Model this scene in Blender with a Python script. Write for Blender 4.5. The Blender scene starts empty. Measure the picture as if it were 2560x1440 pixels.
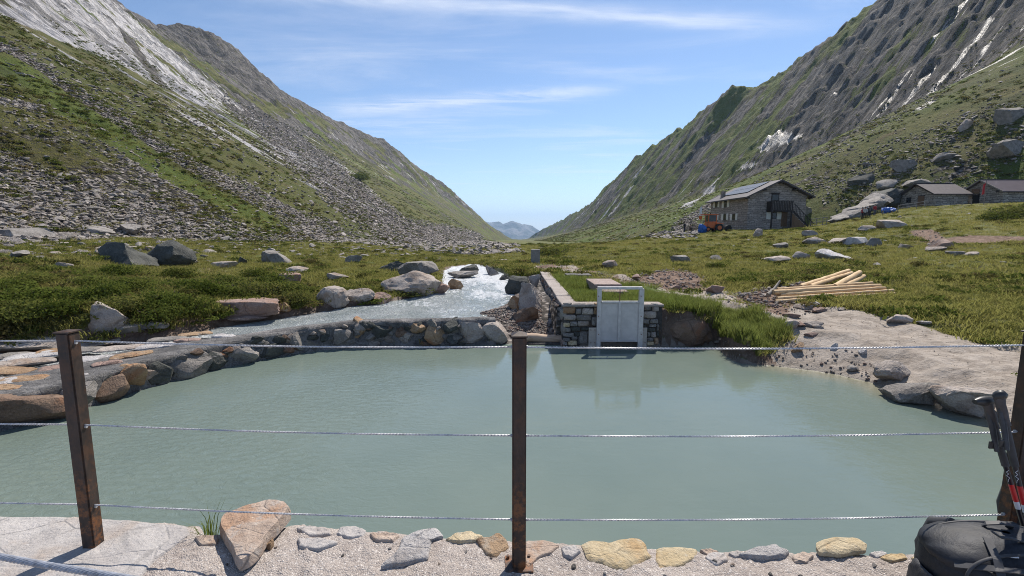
import bpy, bmesh, math, random
import numpy as np
from mathutils import Vector, Matrix
R = math.radians
random.seed(7); RNG = np.random.default_rng(11)
SC = bpy.context.scene
COL = SC.collection

# ------------------------------------------------------------------ camera, sky, sun, exposure
FPX = 1150.0; PITCH = R(7.2); CAMZ = 3.05
cam_d = bpy.data.cameras.new('camera'); cam = bpy.data.objects.new('camera', cam_d); COL.objects.link(cam)
cam_d.sensor_width = 36.0; cam_d.lens = 36.0 * FPX / 2560.0
cam_d.clip_start = 0.05; cam_d.clip_end = 40000.0
cam.location = (0, 0, CAMZ); cam.rotation_euler = (math.pi / 2 - PITCH, 0, 0)
SC.camera = cam

SUN_EL, SUN_AZ = 54.0, 28.0          # azimuth to the right of the view direction (+Y)
sd = bpy.data.lights.new('sun', 'SUN'); sun = bpy.data.objects.new('sun', sd); COL.objects.link(sun)
sd.energy = 5.0; sd.angle = R(0.53); sd.color = (1.0, 0.93, 0.83)
S_DIR = Vector((math.sin(R(SUN_AZ)) * math.cos(R(SUN_EL)), math.cos(R(SUN_AZ)) * math.cos(R(SUN_EL)), math.sin(R(SUN_EL))))
sun.rotation_euler = (-S_DIR).to_track_quat('-Z', 'Y').to_euler()

wd = bpy.data.worlds.new('World'); SC.world = wd; wd.use_nodes = True
def build_world():
    nt = wd.node_tree; nt.nodes.clear(); L = nt.links.new
    out = nt.nodes.new('ShaderNodeOutputWorld'); bg = nt.nodes.new('ShaderNodeBackground')
    sky = nt.nodes.new('ShaderNodeTexSky'); sky.sky_type = 'NISHITA'; sky.sun_disc = False
    sky.sun_elevation = R(SUN_EL); sky.sun_rotation = R(SUN_AZ)
    sky.altitude = 2100; sky.air_density = 1.0; sky.dust_density = 0.4; sky.ozone_density = 2.2
    bg.inputs['Strength'].default_value = 0.12
    # thin cirrus: a sheet of cloud high above, seen through direction / height
    tc = nt.nodes.new('ShaderNodeTexCoord'); sep = nt.nodes.new('ShaderNodeSeparateXYZ'); L(tc.outputs['Generated'], sep.inputs[0])
    def M(op, a, b=None, clamp=False):
        n = nt.nodes.new('ShaderNodeMath'); n.operation = op; n.use_clamp = clamp
        for i, v in enumerate((a, b)):
            if v is None: continue
            if isinstance(v, (int, float)): n.inputs[i].default_value = v
            else: L(v, n.inputs[i])
        return n.outputs[0]
    zc = M('MAXIMUM', sep.outputs[2], 0.04)
    u = M('DIVIDE', sep.outputs[0], zc); v = M('DIVIDE', sep.outputs[1], zc)
    def noise(su, sv, scale, detail=6, rough=0.6, dist=0.4, off=0.0):
        c = nt.nodes.new('ShaderNodeCombineXYZ'); L(M('MULTIPLY', u, su), c.inputs[0]); L(M('MULTIPLY', v, sv), c.inputs[1]); c.inputs[2].default_value = off
        n = nt.nodes.new('ShaderNodeTexNoise'); n.inputs['Scale'].default_value = scale; n.inputs['Detail'].default_value = detail
        n.inputs['Roughness'].default_value = rough; n.inputs['Distortion'].default_value = dist
        L(c.outputs[0], n.inputs['Vector']); return n.outputs['Fac']
    def ss(x, a, b):
        n = nt.nodes.new('ShaderNodeMapRange'); n.interpolation_type = 'SMOOTHSTEP'
        L(x, n.inputs[0]); n.inputs[1].default_value = a; n.inputs[2].default_value = b; return n.outputs[0]
    def band(v0, slope, u0, w, ulo, uhi, soft):
        ln = M('ADD', M('MULTIPLY', M('SUBTRACT', u, u0), slope), v0)
        wob = M('MULTIPLY', M('SUBTRACT', noise(1, 1, 1.3, 4, .6, .2, 5.0), 0.5), w * 2.2)
        d = M('DIVIDE', M('ADD', M('SUBTRACT', v, ln), wob), w)
        g = M('POWER', 2.718, M('MULTIPLY', M('MULTIPLY', d, d), -1.0))
        win = M('MULTIPLY', ss(u, ulo, ulo + soft), M('SUBTRACT', 1.0, ss(u, uhi - soft, uhi)))
        return M('MULTIPLY', g, win)
    n1 = ss(noise(.7, 2.4, 1.5, 7, .62, .6, 2.0), .30, .72)
    b1 = M('MULTIPLY', band(2.29, .14, .41, .085, -1.6, 1.75, .9), M('ADD', M('MULTIPLY', n1, .75), .15))
    b2 = M('MULTIPLY', band(3.66, -.2, .06, .19, -2.0, .95, .8), n1)
    b3 = M('MULTIPLY', band(4.6, -.1, -1.0, .35, -3.0, .2, 1.2), M('MULTIPLY', n1, .5))
    n2 = M('MULTIPLY', ss(noise(.5, 1.3, .9, 6, .6, .5, 9.0), .44, .82), .50)
    hz = M('MULTIPLY', M('POWER', M('SUBTRACT', 1.0, M('MAXIMUM', sep.outputs[2], 0.0), True), 14.0), .45)
    dens = M('MINIMUM', M('ADD', M('ADD', M('ADD', M('MULTIPLY', b1, .75), M('MULTIPLY', b2, .8)), M('MULTIPLY', b3, .9)), n2), .85)
    dens = M('MAXIMUM', dens, hz)
    mix = nt.nodes.new('ShaderNodeMix'); mix.data_type = 'RGBA'
    L(dens, mix.inputs[0]); L(sky.outputs[0], mix.inputs[6]); mix.inputs[7].default_value = (6.3, 6.6, 7.3, 1)
    L(mix.outputs[2], bg.inputs['Color']); L(bg.outputs[0], out.inputs[0])
build_world()
vs = SC.view_settings; vs.view_transform = 'Standard'; vs.look = 'None'; vs.gamma = 1.0; vs.exposure = 0.36; vs.use_curve_mapping = False
SC.render.engine = 'CYCLES'
SC.cycles.use_denoising = True; SC.cycles.denoising_prefilter = 'NONE'; SC.cycles.filter_width = 1.0
SC.cycles.max_bounces = 6; SC.cycles.diffuse_bounces = 3; SC.cycles.glossy_bounces = 3; SC.cycles.transmission_bounces = 3
SC.cycles.transparent_max_bounces = 6; SC.cycles.volume_bounces = 0
SC.cycles.sample_clamp_indirect = 4.0

# ------------------------------------------------------------------ picking helpers (photo pixel -> place in the world)
CP, SP = math.cos(PITCH), math.sin(PITCH)
def ray(px, py):
    a = (px - 1280.0) / FPX; b = (py - 720.0) / FPX
    return np.array((a, CP - b * SP, -(b * CP + SP)))
def at_z(px, py, z):
    d = ray(px, py); s = (z - CAMZ) / d[2]; return np.array((d[0] * s, d[1] * s, z))
def at_y(px, py, y):
    d = ray(px, py); s = y / d[1]; return np.array((d[0] * s, y, CAMZ + d[2] * s))

# ------------------------------------------------------------------ noise
def _h(ix, iy, iz, seed):
    n = (ix.astype(np.uint32) * np.uint32(374761393) + iy.astype(np.uint32) * np.uint32(668265263)
         + iz.astype(np.uint32) * np.uint32(2147483647) + np.uint32((seed * 1274126177) & 0xffffffff))
    n = (n ^ (n >> np.uint32(13))) * np.uint32(1274126177)
    n = (n ^ (n >> np.uint32(16))) * np.uint32(2246822519)
    n = n ^ (n >> np.uint32(15))
    return n.astype(np.float64) / 4294967295.0
def vn2(x, y, seed=0):
    x0 = np.floor(x); y0 = np.floor(y); fx = x - x0; fy = y - y0
    ix = x0.astype(np.int64); iy = y0.astype(np.int64); z = np.zeros_like(ix)
    fx = fx * fx * fx * (fx * (fx * 6 - 15) + 10); fy = fy * fy * fy * (fy * (fy * 6 - 15) + 10)
    a = _h(ix, iy, z, seed); b = _h(ix + 1, iy, z, seed); c = _h(ix, iy + 1, z, seed); d = _h(ix + 1, iy + 1, z, seed)
    return (a + (b - a) * fx) * (1 - fy) + (c + (d - c) * fx) * fy
def vn3(p, seed=0):
    q = np.floor(p); f = p - q; f = f * f * (3 - 2 * f); i = q.astype(np.int64)
    r = 0
    for dx in (0, 1):
        wx = f[:, 0] if dx else 1 - f[:, 0]
        for dy in (0, 1):
            wy = f[:, 1] if dy else 1 - f[:, 1]
            for dz in (0, 1):
                wz = f[:, 2] if dz else 1 - f[:, 2]
                r = r + wx * wy * wz * _h(i[:, 0] + dx, i[:, 1] + dy, i[:, 2] + dz, seed)
    return r
def fbm(x, y, octv=5, seed=0, gain=.5, lac=2.03):
    r = 0; a = 1; t = 0
    for k in range(octv):
        c, s = math.cos(k * .7), math.sin(k * .7)
        r = r + a * (vn2(c * x - s * y + k * 17.3, s * x + c * y + k * 9.1, seed + k) * 2 - 1); t += a; a *= gain; x = x * lac; y = y * lac
    return r / t
def ridged(x, y, octv=5, seed=0, gain=.55):
    r = 0; a = 1; t = 0
    for k in range(octv):
        r = r + a * (1 - np.abs(vn2(x + k * 7.7, y + k * 3.1, seed + k) * 2 - 1)); t += a; a *= gain; x = x * 2.07; y = y * 2.07
    return r / t
def sst(x, a, b):
    t = np.clip((x - a) / (b - a), 0, 1); return t * t * (3 - 2 * t)
def sdpoly(x, y, poly):
    """signed distance to a closed polygon, negative inside"""
    x = np.asarray(x, float); y = np.asarray(y, float)
    d = np.full(x.shape, 1e18); ins = np.zeros(x.shape, bool); n = len(poly)
    for i in range(n):
        ax, ay = poly[i][:2]; bx, by = poly[(i + 1) % n][:2]
        ex, ey = bx - ax, by - ay; wx, wy = x - ax, y - ay
        t = np.clip((wx * ex + wy * ey) / (ex * ex + ey * ey + 1e-12), 0, 1)
        d = np.minimum(d, (wx - ex * t) ** 2 + (wy - ey * t) ** 2)
        c = ((ay > y) != (by > y)) & (x < (bx - ax) * (y - ay) / (by - ay + 1e-15) + ax); ins ^= c
    d = np.sqrt(d); return np.where(ins, -d, d)
def sdline(x, y, pts):
    d = np.full(np.shape(x), 1e18)
    for (ax, ay), (bx, by) in zip(pts[:-1], pts[1:]):
        ex, ey = bx - ax, by - ay; wx, wy = x - ax, y - ay
        t = np.clip((wx * ex + wy * ey) / (ex * ex + ey * ey + 1e-12), 0, 1)
        d = np.minimum(d, (wx - ex * t) ** 2 + (wy - ey * t) ** 2)
    return np.sqrt(d)

# ------------------------------------------------------------------ the shape of the land
CTRL = [  # photo column, photo row, distance ahead
 (0,760,11),(0,640,20),(0,585,42),(300,740,12.5),(300,690,17.5),(300,640,28),(300,588,62),(600,760,13.2),(700,700,21),(700,660,30),(700,612,68),
 (1000,690,22),(1000,655,36),(1000,628,62),(1200,640,50),(1300,640,45),(1200,634,62),(1100,720,18),(-400,720,12),(-400,600,30),
 (1500,757,12.1),(1500,700,17.5),(1420,665,27),(1420,622,52),(1560,640,36),(1700,600,58),(1800,577,70),(1900,574,72),(1990,570,72),(1830,574,90),(1960,572,90),
 (2100,558,70),(2170,544,70),(2250,524,76),(2320,516,80),(2460,508,75),(2560,503,78),(2100,640,30),(2300,600,40),(2500,640,23),(2560,560,42),
 (2560,760,12.8),(2560,850,10),(2300,800,11.8),(2100,700,19),(2000,775,12.8),(1750,775,12.6),(1700,690,20),(1850,720,17),(2900,800,11),(2900,640,24),(2900,500,70),
 (2200,765,13.2),(2400,720,15.5)]
CP3 = np.array([at_y(*c) for c in CTRL])
def _tps(r2): return np.where(r2 > 1e-12, r2 * np.log(r2 + 1e-12), 0.0)
def _fit():
    P = np.log(CP3[:, 1:2] + 4); XY = np.c_[CP3[:, 0] / (CP3[:, 1] + 6), P[:, 0]]     # fan-shaped coordinates: azimuth, log distance
    n = len(XY); d2 = ((XY[:, None] - XY[None]) ** 2).sum(-1)
    A = np.zeros((n + 3, n + 3)); A[:n, :n] = _tps(d2) + np.eye(n) * .004; A[:n, n] = 1; A[:n, n + 1:] = XY; A[n, :n] = 1; A[n + 1:, :n] = XY.T
    return XY, np.linalg.solve(A, np.r_[CP3[:, 2], 0, 0, 0])
RX, RW = _fit()
def rbf(x, y):
    q0 = np.clip(x / (np.maximum(y, 0) + 6), -1.6, 1.6); q1 = np.log(np.clip(y, 1, 130) + 4); r = RW[-3] + RW[-2] * q0 + RW[-1] * q1
    for i in range(len(RX)): r = r + RW[i] * _tps((q0 - RX[i, 0]) ** 2 + (q1 - RX[i, 1]) ** 2)
    return r
def floor_z(y): return .6 - .0205 * np.maximum(0, y - 55)

POOL_PX = [(-250,1150),(0,1078),(150,1042),(300,990),(420,955),(530,925),(650,900),(760,880),(900,866),(1050,864),(1180,862),(1265,860),(1310,858),(1405,860),
           (1450,866),(1600,866),(1648,866),(1790,864),(1815,890),(1850,908),(1930,915),(2020,925),(2100,938),(2180,958),(2250,988),(2370,1014),(2480,1048),(2600,1090),(2800,1180)]
POOL = [tuple(at_z(a, b, 0)[:2]) for a, b in POOL_PX] + [(6.6, 1.0), (-8.5, 1.0)]
RIVER_PX = [(-260,862),(0,850),(200,845),(330,832),(420,826),(550,799),(680,785),(760,774),(860,760),(960,753),(1060,736),(1112,716),(1100,697),(1112,680),(1150,669),(1195,667),(1240,680),(1268,694),
            (1282,720),(1288,742),(1262,764),(1205,778),(1180,800),(1120,800),(1000,802),(850,815),(700,830),(560,860),(400,890),(200,925),(0,960),(-260,985)]
def river_wl(x, y): return .50 + .014 * (np.clip(y, 11, 30) - 12) - .026 * np.maximum(0, -x - 3)
RIVER = [tuple(at_z(a, b, .6)[:2]) for a, b in RIVER_PX]
SIDE_X = 1.33
def ground_z(x, y, fine=True):
    x = np.asarray(x, float); y = np.asarray(y, float)
    r = np.hypot(x, y); w = sst(np.abs(x + 2), 18, 36); k = sst(y, 58 + 27 * w, 92 + 58 * w)
    g = rbf(x, y) * (1 - k) + floor_z(y) * k
    amp = sst(r, 9, 18) * (1 - .65 * sst(r, 45, 64))
    g = g + amp * (.22 * fbm(x * .38, y * .38, 4, 3) + (.22 * np.abs(fbm(x * .9, y * .9, 3, 9)) - .06 if fine else 0))
    sp = sdpoly(x, y, POOL); sr = sdpoly(x, y, RIVER)
    g = np.where((x > 1.3) & (x < 4.3) & (y < 21.6), np.minimum(g, 1.06 + .5 * sst(x, 1.9, 4.3) * .1), g)
    # pool shore: walled by the intake, a gentle dirt beach on the right
    slope = np.where((x > 1.2) & (x < 4.6), 7.0, np.where(x >= 4.6, np.clip(.42 - .0 * x, .2, 2), .33))
    slope = np.where((x > 3.9) & (x < 5.9), 7.0 - 6.4 * sst(x, 4.6, 5.9), slope)
    shore = slope * np.maximum(sp, 0) + .05 * fbm(x * 2.2, y * 2.2, 4, 31) * sst(sp, 0, .5)
    g = np.where(sp > 0, np.minimum(g, shore + .012), -.9 * sst(-sp, 0, 1.6) - .05 * sst(-sp, 0, .1))
    wl = river_wl(x, y)
    right = (x > -1.6) & (x < 1.36) & (y < 21.6); bs = np.where(right, .20, 1.1)
    riv = np.where(sr > 0, wl + .03 + bs * sr, wl - .3 * sst(-sr, 0, .7) - .03)
    return np.where(sp > 0, np.minimum(g, np.where(sr < 3, riv, 1e9)), g)

def curve(tab):
    a = np.array(sorted(tab)); return lambda y: (np.interp(y, a[:, 0], a[:, 1]), np.interp(y, a[:, 0], a[:, 2]))
def pick(lst): return [(p[1], p[0], p[2]) for p in (at_y(*q) for q in lst)]
L_FOOT = curve([(-50,-46,2.4),(20,-46,2.4),(45,-50,2.9),(76,-40,1.8),(120,-32,.2),(300,-30,-4.2),(700,-22,-12.5),(960,-6,-17.5),(1060,8,-20),(1400,40,-27)])
L_MID = curve([(-50,-118,47),(60,-118,50),(120,-122,54),(200,-140,61),(330,-190,82),(520,-168,80),(700,-128,62),(850,-76,38),(960,-36,5),(1060,-4,-17),(1400,25,-26)])
L_RID = curve([(-50,-330,210),(200,-325,205)] + pick([(290,0,380),(390,62,450),(440,58,465),(490,62,480),(560,98,508),(640,188,535),(740,243,585),(800,278,620),(900,323,680),(960,345,720),
              (1040,413,800),(1100,448,850),(1160,508,920),(1200,550,965),(1290,600,1045)]) + [(1400, 20, -26)])
R_FOOT = curve([(-50,102,8),(60,104,8.6),(80,94,8.6),(95,82,7.6),(110,64,5.4),(130,48,3.6),(150,38,.5),(200,31,-2.6),(300,28,-5),(600,28,-11.5),(1000,25,-19.5),(2200,30,-43)])
R_MID = curve([(-50,160,60),(100,160,60)] + pick([(2560,125,150),(2280,288,190),(2000,432,235),(1800,487,300),(1600,535,420),(1450,577,600),(1380,591,1000)]) + [(2200, 60, -40)])
R_RID = curve([(-50,250,165),(200,238,160)] + pick([(2180,0,300),(2080,80,325),(1960,170,370),(1890,206,400),(1830,213,420),(1780,255,452),(1720,300,490),(1600,385,600),(1520,460,720),(1490,500,780),
              (1440,530,950),(1340,578,1500),(1290,599,2000)]) + [(2200, 60, -42)])
def _prof(a, x0, z0, x1, z1, x2, z2):
    """height at lateral distance a for a slope that runs foot-mid-ridge"""
    def raw(a):
        s1 = (z1 - z0) / np.maximum(x1 - x0, 1); s2 = (z2 - z1) / np.maximum(x2 - x1, 1)
        return np.where(a < x0, z0 + (a - x0) * np.maximum(s1, .3), np.where(a < x1, z0 + (a - x0) * s1, np.where(a < x2, z1 + (a - x1) * s2, z2 - (a - x2) * .35)))
    w = np.clip((x1 - x0) * .12, .5, 9)
    return (raw(a - w) + 2 * raw(a) + raw(a + w)) / 4
def _slope(x, y, C, sgn):
    f, m, r = C; (x0, z0), (x1, z1), (x2, z2) = f(y), m(y), r(y)
    a = sgn * x; x0, x1, x2 = sgn * x0, sgn * x1, sgn * x2
    x1 = np.maximum(x1, x0 + 2); x2 = np.maximum(x2, x1 + 2)
    h = _prof(a, x0, z0, x1, z1, x2, z2)
    return h, (a - x0) / (x1 - x0), (a - x1) / (x2 - x1)
def tri(s):
    """ledges: a slow rise and a sharp drop"""
    f = s - np.floor(s); return np.where(f < .72, f / .72, (1 - f) / .28) - .5
def left_z(x, y):
    x = np.asarray(x, float); y = np.asarray(y, float)
    h, t, u = _slope(x, y, (L_FOOT, L_MID, L_RID), -1)
    low = sst(t, 0, .25) * (1 - sst(u, -.05, .1)); up = sst(u, -.05, .15)
    e = 1 - .75 * sst(y, 880, 1040)
    q = x * .94 + y * .12
    n = low * (1.6 * fbm(q / 60, y / 22, 4, 41) + .55 * fbm(q / 9, y / 4.5, 4, 43))
    n = n + up * (5.5 * (ridged(q / 70, y / 22, 5, 51) - .62) + 2.2 * fbm(q / 16, y / 6, 4, 53) + .8 * fbm(q / 3.5, y / 2.2, 3, 54))
    kn = np.exp(-((y - 492) / 48.0) ** 2) * sst(u, .4, .9) * (1 - sst(u, 1.1, 1.6))     # the dark knob on the ridge
    n = n + kn * (8 * (ridged(x / 26, y / 22, 4, 57) - .6) + 4.0 * fbm(x / 6, y / 5, 3, 58))
    n = n + up * 1.3 * tri((h + 5 * fbm(x / 14, y / 14, 3, 56)) / 6.5)
    return h + n * e
def right_z(x, y):
    x = np.asarray(x, float); y = np.asarray(y, float)
    h, t, u = _slope(x, y, (R_FOOT, R_MID, R_RID), 1)
    low = sst(t, 0, .3) * (1 - sst(u, -.1, .1)); up = sst(u, -.06, .14)
    e = (1 - .8 * sst(y, 900, 1600)) * (.35 + .65 * sst(y, 20, 120))
    q = x * .9 - y * .1; wp = 1.1 * fbm(x / 55, y / 40, 3, 76)
    n = low * (1.1 * fbm(q / 40, y / 18, 4, 61) + .45 * fbm(q / 8, y / 4.5, 4, 63))
    n = n + up * (5.0 * (ridged(q / 80 + wp * .9, y / 30 + wp * .7, 5, 71, .6) - .64) + 3.0 * fbm(q / 46 + wp * .5, y / 9 - wp * .5, 4, 73) + 1.3 * (ridged(q / 16, y / 4.5, 3, 75) - .6) + np.exp(-((u - 1) / .16) ** 2) * (11.0 * (ridged(y / 38, x / 30, 4, 79, .6) - .58) + 2.0 * fbm(y / 5, x / 5, 3, 80)) + 1.0 * fbm(q / 5, y / 2.4, 3, 74))
    n = n + up * (1.0 + 1.6 * sst(u, .1, .4) * (1 - sst(y, 260, 380))) * tri((h + 14 * fbm(x / 30, y / 12, 4, 77) + .2 * y) / 13.0)
    return h + n * e
def surf_z(x, y, water=False):
    x = np.asarray(x, float); y = np.asarray(y, float)
    g = np.maximum(ground_z(x, y), np.maximum(left_z(x, y), right_z(x, y)))
    if water:
        g = np.maximum(g, np.where(sdpoly(x, y, POOL) < 0, 0.0, -99)); g = np.maximum(g, np.where(sdpoly(x, y, RIVER) < 0, river_wl(x, y), -99))
    return g
_S = np.geomspace(5, 1600, 140)
def hit(px, py, water=True):
    """where the line of sight through a photo pixel meets the land"""
    d = ray(px, py); ss = _S
    for n in (17, 9):
        e = CAMZ + d[2] * ss - surf_z(d[0] * ss, d[1] * ss, water); i = int(np.argmax(e < 0))
        if e[i] >= 0: return None
        i = max(i, 1); j = i; lo, hi, e0, e1 = ss[i - 1], ss[i], e[i - 1], e[i]; ss = np.linspace(lo, hi, n)
    s = lo + (hi - lo) * np.clip(e0 / (e0 - e1 + 1e-9), 0, 1)
    return np.array((d[0] * s, d[1] * s, CAMZ + d[2] * s))
# ------------------------------------------------------------------ material helpers
class NT:
    def __init__(s, name):
        s.mt = bpy.data.materials.new(name); s.mt.use_nodes = True; s.t = s.mt.node_tree; s.b = s.t.nodes['Principled BSDF']; s.out = s.t.nodes['Material Output']
        s._tc = None
    def n(s, k, **kw):
        x = s.t.nodes.new('ShaderNode' + k)
        for a, v in kw.items(): setattr(x, a, v)
        return x
    def l(s, a, b): s.t.links.new(a, b)
    def put(s, sock, v):
        if isinstance(v, (int, float)): sock.default_value = v
        elif isinstance(v, tuple): sock.default_value = v if len(v) == 4 or sock.type == 'VECTOR' else v + (1,)
        else: s.l(v, sock)
    def co(s, kind='Object'):
        if s._tc is None: s._tc = s.n('TexCoord')
        return s._tc.outputs[kind]
    def pos(s): return s.n('NewGeometry').outputs['Position']
    def scale(s, v, sc):
        x = s.n('Mapping'); s.l(v, x.inputs[0]); x.inputs['Scale'].default_value = sc if isinstance(sc, tuple) else (sc,) * 3; return x.outputs[0]
    def noise(s, v, scale, detail=4, rough=.55, dist=0.0):
        x = s.n('TexNoise'); s.l(v, x.inputs['Vector']); x.inputs['Scale'].default_value = scale; x.inputs['Detail'].default_value = detail
        x.inputs['Roughness'].default_value = rough; x.inputs['Distortion'].default_value = dist; return x.outputs['Fac']
    def vor(s, v, scale, feat='F1', out='Distance', rnd=1.0):
        x = s.n('TexVoronoi', feature=feat); s.l(v, x.inputs['Vector']); x.inputs['Scale'].default_value = scale; x.inputs['Randomness'].default_value = rnd; return x.outputs[out]
    def ss(s, v, a, b, lo=0.0, hi=1.0):
        x = s.n('MapRange', interpolation_type='SMOOTHSTEP'); s.put(x.inputs[0], v); x.inputs[1].default_value = a; x.inputs[2].default_value = b
        x.inputs[3].default_value = lo; x.inputs[4].default_value = hi; return x.outputs[0]
    def m(s, op, a, b=0.0, clamp=False):
        x = s.n('Math', operation=op, use_clamp=clamp); s.put(x.inputs[0], a); s.put(x.inputs[1], b); return x.outputs[0]
    def mix(s, f, a, b, mode='MIX'):
        x = s.n('Mix', data_type='RGBA', blend_type=mode); s.put(x.inputs[0], f); s.put(x.inputs[6], a); s.put(x.inputs[7], b); return x.outputs[2]
    def attr(s, name): return s.n('Attribute', attribute_name=name)
    def rnd(s): return s.n('ObjectInfo').outputs['Random']
    def bump(s, h, strength, dist, prev=None):
        x = s.n('Bump'); x.inputs['Strength'].default_value = strength; x.inputs['Distance'].default_value = dist; s.l(h, x.inputs['Height'])
        if prev is not None: s.l(prev, x.inputs['Normal'])
        return x.outputs[0]
    def done(s, color=None, rough=None, normal=None, spec=None, metal=None):
        if color is not None: s.put(s.b.inputs['Base Color'], color)
        if rough is not None: s.put(s.b.inputs['Roughness'], rough)
        if normal is not None: s.l(normal, s.b.inputs['Normal'])
        if spec is not None: s.put(s.b.inputs['Specular IOR Level'], spec)
        if metal is not None: s.put(s.b.inputs['Metallic'], metal)
        return s.mt
def rock_mat(name, c1, c2, stain=None, lich=None, scale=1.0, rough=.85, bmp=.02, wet=0.0):
    t = NT(name); p = t.co('Object'); off = t.n('VectorMath', operation='ADD'); t.l(p, off.inputs[0])
    cb = t.n('CombineXYZ'); r = t.rnd(); t.l(t.m('MULTIPLY', r, 57.0), cb.inputs[0]); t.l(t.m('MULTIPLY', r, 31.0), cb.inputs[1]); t.l(cb.outputs[0], off.inputs[1]); p = off.outputs[0]
    n1 = t.noise(p, 1.6 * scale, 6, .65, .3); col = t.mix(t.ss(n1, .32, .68), c1, c2)
    if stain: col = t.mix(t.m('MULTIPLY', t.ss(t.noise(p, 1.1 * scale, 5, .6, .8), .5, .66), .85), col, stain)
    if lich: col = t.mix(t.m('MULTIPLY', t.ss(t.noise(p, 5 * scale, 5, .7), .55, .7), .7), col, lich)
    sp = t.noise(p, 38 * scale, 3, .7); col = t.mix(t.ss(sp, .35, .72, .0, .42 if scale < 2 else .25), col, tuple(x * .4 for x in c1)); col = t.mix(t.ss(t.noise(p, 23 * scale, 2, .6), .6, .8, 0, .4), col, tuple(min(.75, x * 1.6) for x in c2))
    col = t.mix(t.ss(r, 0, 1, 0, .25), col, tuple(x * .6 for x in c1))
    cr = t.vor(t.scale(p, (1, 1.6, .8)), 1.5 * scale, 'DISTANCE_TO_EDGE'); crk = t.ss(cr, 0, .035)
    col = t.mix(t.m('MULTIPLY', t.m('SUBTRACT', 1.0, crk), t.ss(n1, .45, .6, 0, .5)), col, tuple(x * .3 for x in c1))
    h = t.m('ADD', t.m('ADD', t.noise(p, 3.6 * scale, 9, .72), t.m('MULTIPLY', t.noise(p, 22 * scale, 4, .7), .35)), t.m('MULTIPLY', crk, .12))
    col = t.mix(t.ss(t.noise(p, 3.3 * scale, 7, .72, .6), .54, .66, 0, .6 if scale < 2 else .28), col, tuple(x * .42 for x in c1)); return t.done(col, rough, t.bump(h, 1.0, bmp * 4))
GREY = (.21, .195, .18)
MAT = {}
MAT['rock_grey'] = rock_mat('grey granite', (.205, .188, .172), (.40, .365, .335), (.16, .14, .125), (.36, .34, .28), 1.0)
MAT['rock_pale'] = rock_mat('pale granite', (.33, .28, .245), (.56, .49, .435), (.33, .23, .165), None, 1.0)
MAT['rock_white'] = rock_mat('white granite', (.52, .49, .48), (.72, .69, .675), (.42, .38, .36), None, 2.0)
MAT['rock_orange'] = rock_mat('rusty granite', (.36, .22, .12), (.46, .33, .21), (.36, .16, .06), (.5, .45, .38), 1.2)
MAT['rock_yellow'] = rock_mat('yellow granite', (.52, .40, .23), (.65, .55, .38), (.50, .31, .14), (.55, .52, .45), 2.5, bmp=.008)
MAT['rock_brown'] = rock_mat('brown rock', (.16, .10, .07), (.28, .19, .13), (.30, .13, .06), None, 1.0)
MAT['rock_pink'] = rock_mat('pinkish rock', (.30, .20, .165), (.40, .29, .24), (.36, .2, .13), None, 1.0)
MAT['rock_dark'] = rock_mat('dark lichen rock', (.055, .058, .052), (.12, .12, .105), None, (.17, .175, .15), .8)
MAT['rock_fgtan'] = rock_mat('tan slab', (.40, .30, .235), (.55, .45, .375), (.42, .24, .14), (.48, .45, .42), 3.0, bmp=.006)
MAT['rock_fggrey'] = rock_mat('light grey slab', (.41, .38, .365), (.58, .545, .52), (.42, .35, .30), None, 2.2, bmp=.006)
MAT['rock_scree'] = rock_mat('scree stone', (.22, .195, .178), (.50, .45, .415), (.25, .19, .15), None, .5, bmp=.05)

def flat_mat(name, c, rough=.7, metal=0.0, var=.25, scale=6.0, bmp=0.0):
    t = NT(name); p = t.co('Object'); n = t.noise(p, scale, 5, .65)
    col = t.mix(t.ss(n, .3, .7), tuple(x * (1 - var) for x in c), tuple(min(1, x * (1 + var * .6)) for x in c))
    nm = t.bump(n, .6, bmp) if bmp else None
    return t.done(col, rough, nm, None, metal)

# ------------------------------------------------------------------ mesh and object helpers
def grid_mesh(name, P, keep=None):
    """P: (rows, cols, 3) array -> quad mesh"""
    r, c = P.shape[:2]; V = P.reshape(-1, 3)
    i = np.arange(r * c).reshape(r, c); q = np.stack([i[:-1, :-1], i[:-1, 1:], i[1:, 1:], i[1:, :-1]], -1).reshape(-1, 4)
    if keep is not None:
        q = q[keep.reshape(-1)]; u = np.unique(q); m = np.full(len(V), -1); m[u] = np.arange(len(u)); V = V[u]; q = m[q]
    else: u = None
    return raw_mesh(name, V, q), u
def raw_mesh(name, V, F):
    me = bpy.data.meshes.new(name); V = np.ascontiguousarray(V, np.float32); F = np.ascontiguousarray(F, np.int32); k = F.shape[1]
    me.vertices.add(len(V)); me.vertices.foreach_set('co', V.ravel()); me.loops.add(F.size); me.loops.foreach_set('vertex_index', F.ravel())
    me.polygons.add(len(F)); me.polygons.foreach_set('loop_start', np.arange(0, F.size, k, dtype=np.int32)); me.polygons.foreach_set('loop_total', np.full(len(F), k, np.int32))
    me.update(calc_edges=True); return me
def smooth(me, ang=None):
    me.polygons.foreach_set('use_smooth', np.ones(len(me.polygons), bool))
    if ang: me.set_sharp_from_angle(angle=R(ang))
    return me
def col_attr(me, name, arr):
    a = me.color_attributes.new(name, 'FLOAT_COLOR', 'POINT'); d = np.ones((len(arr), 4), np.float32); d[:, :arr.shape[1]] = arr; a.data.foreach_set('color', d.ravel())
def tag(o, label=None, cat=None, group=None, kind=None):
    if label: o['label'] = label
    if cat: o['category'] = cat
    if group: o['group'] = group
    if kind: o['kind'] = kind
    return o
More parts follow.
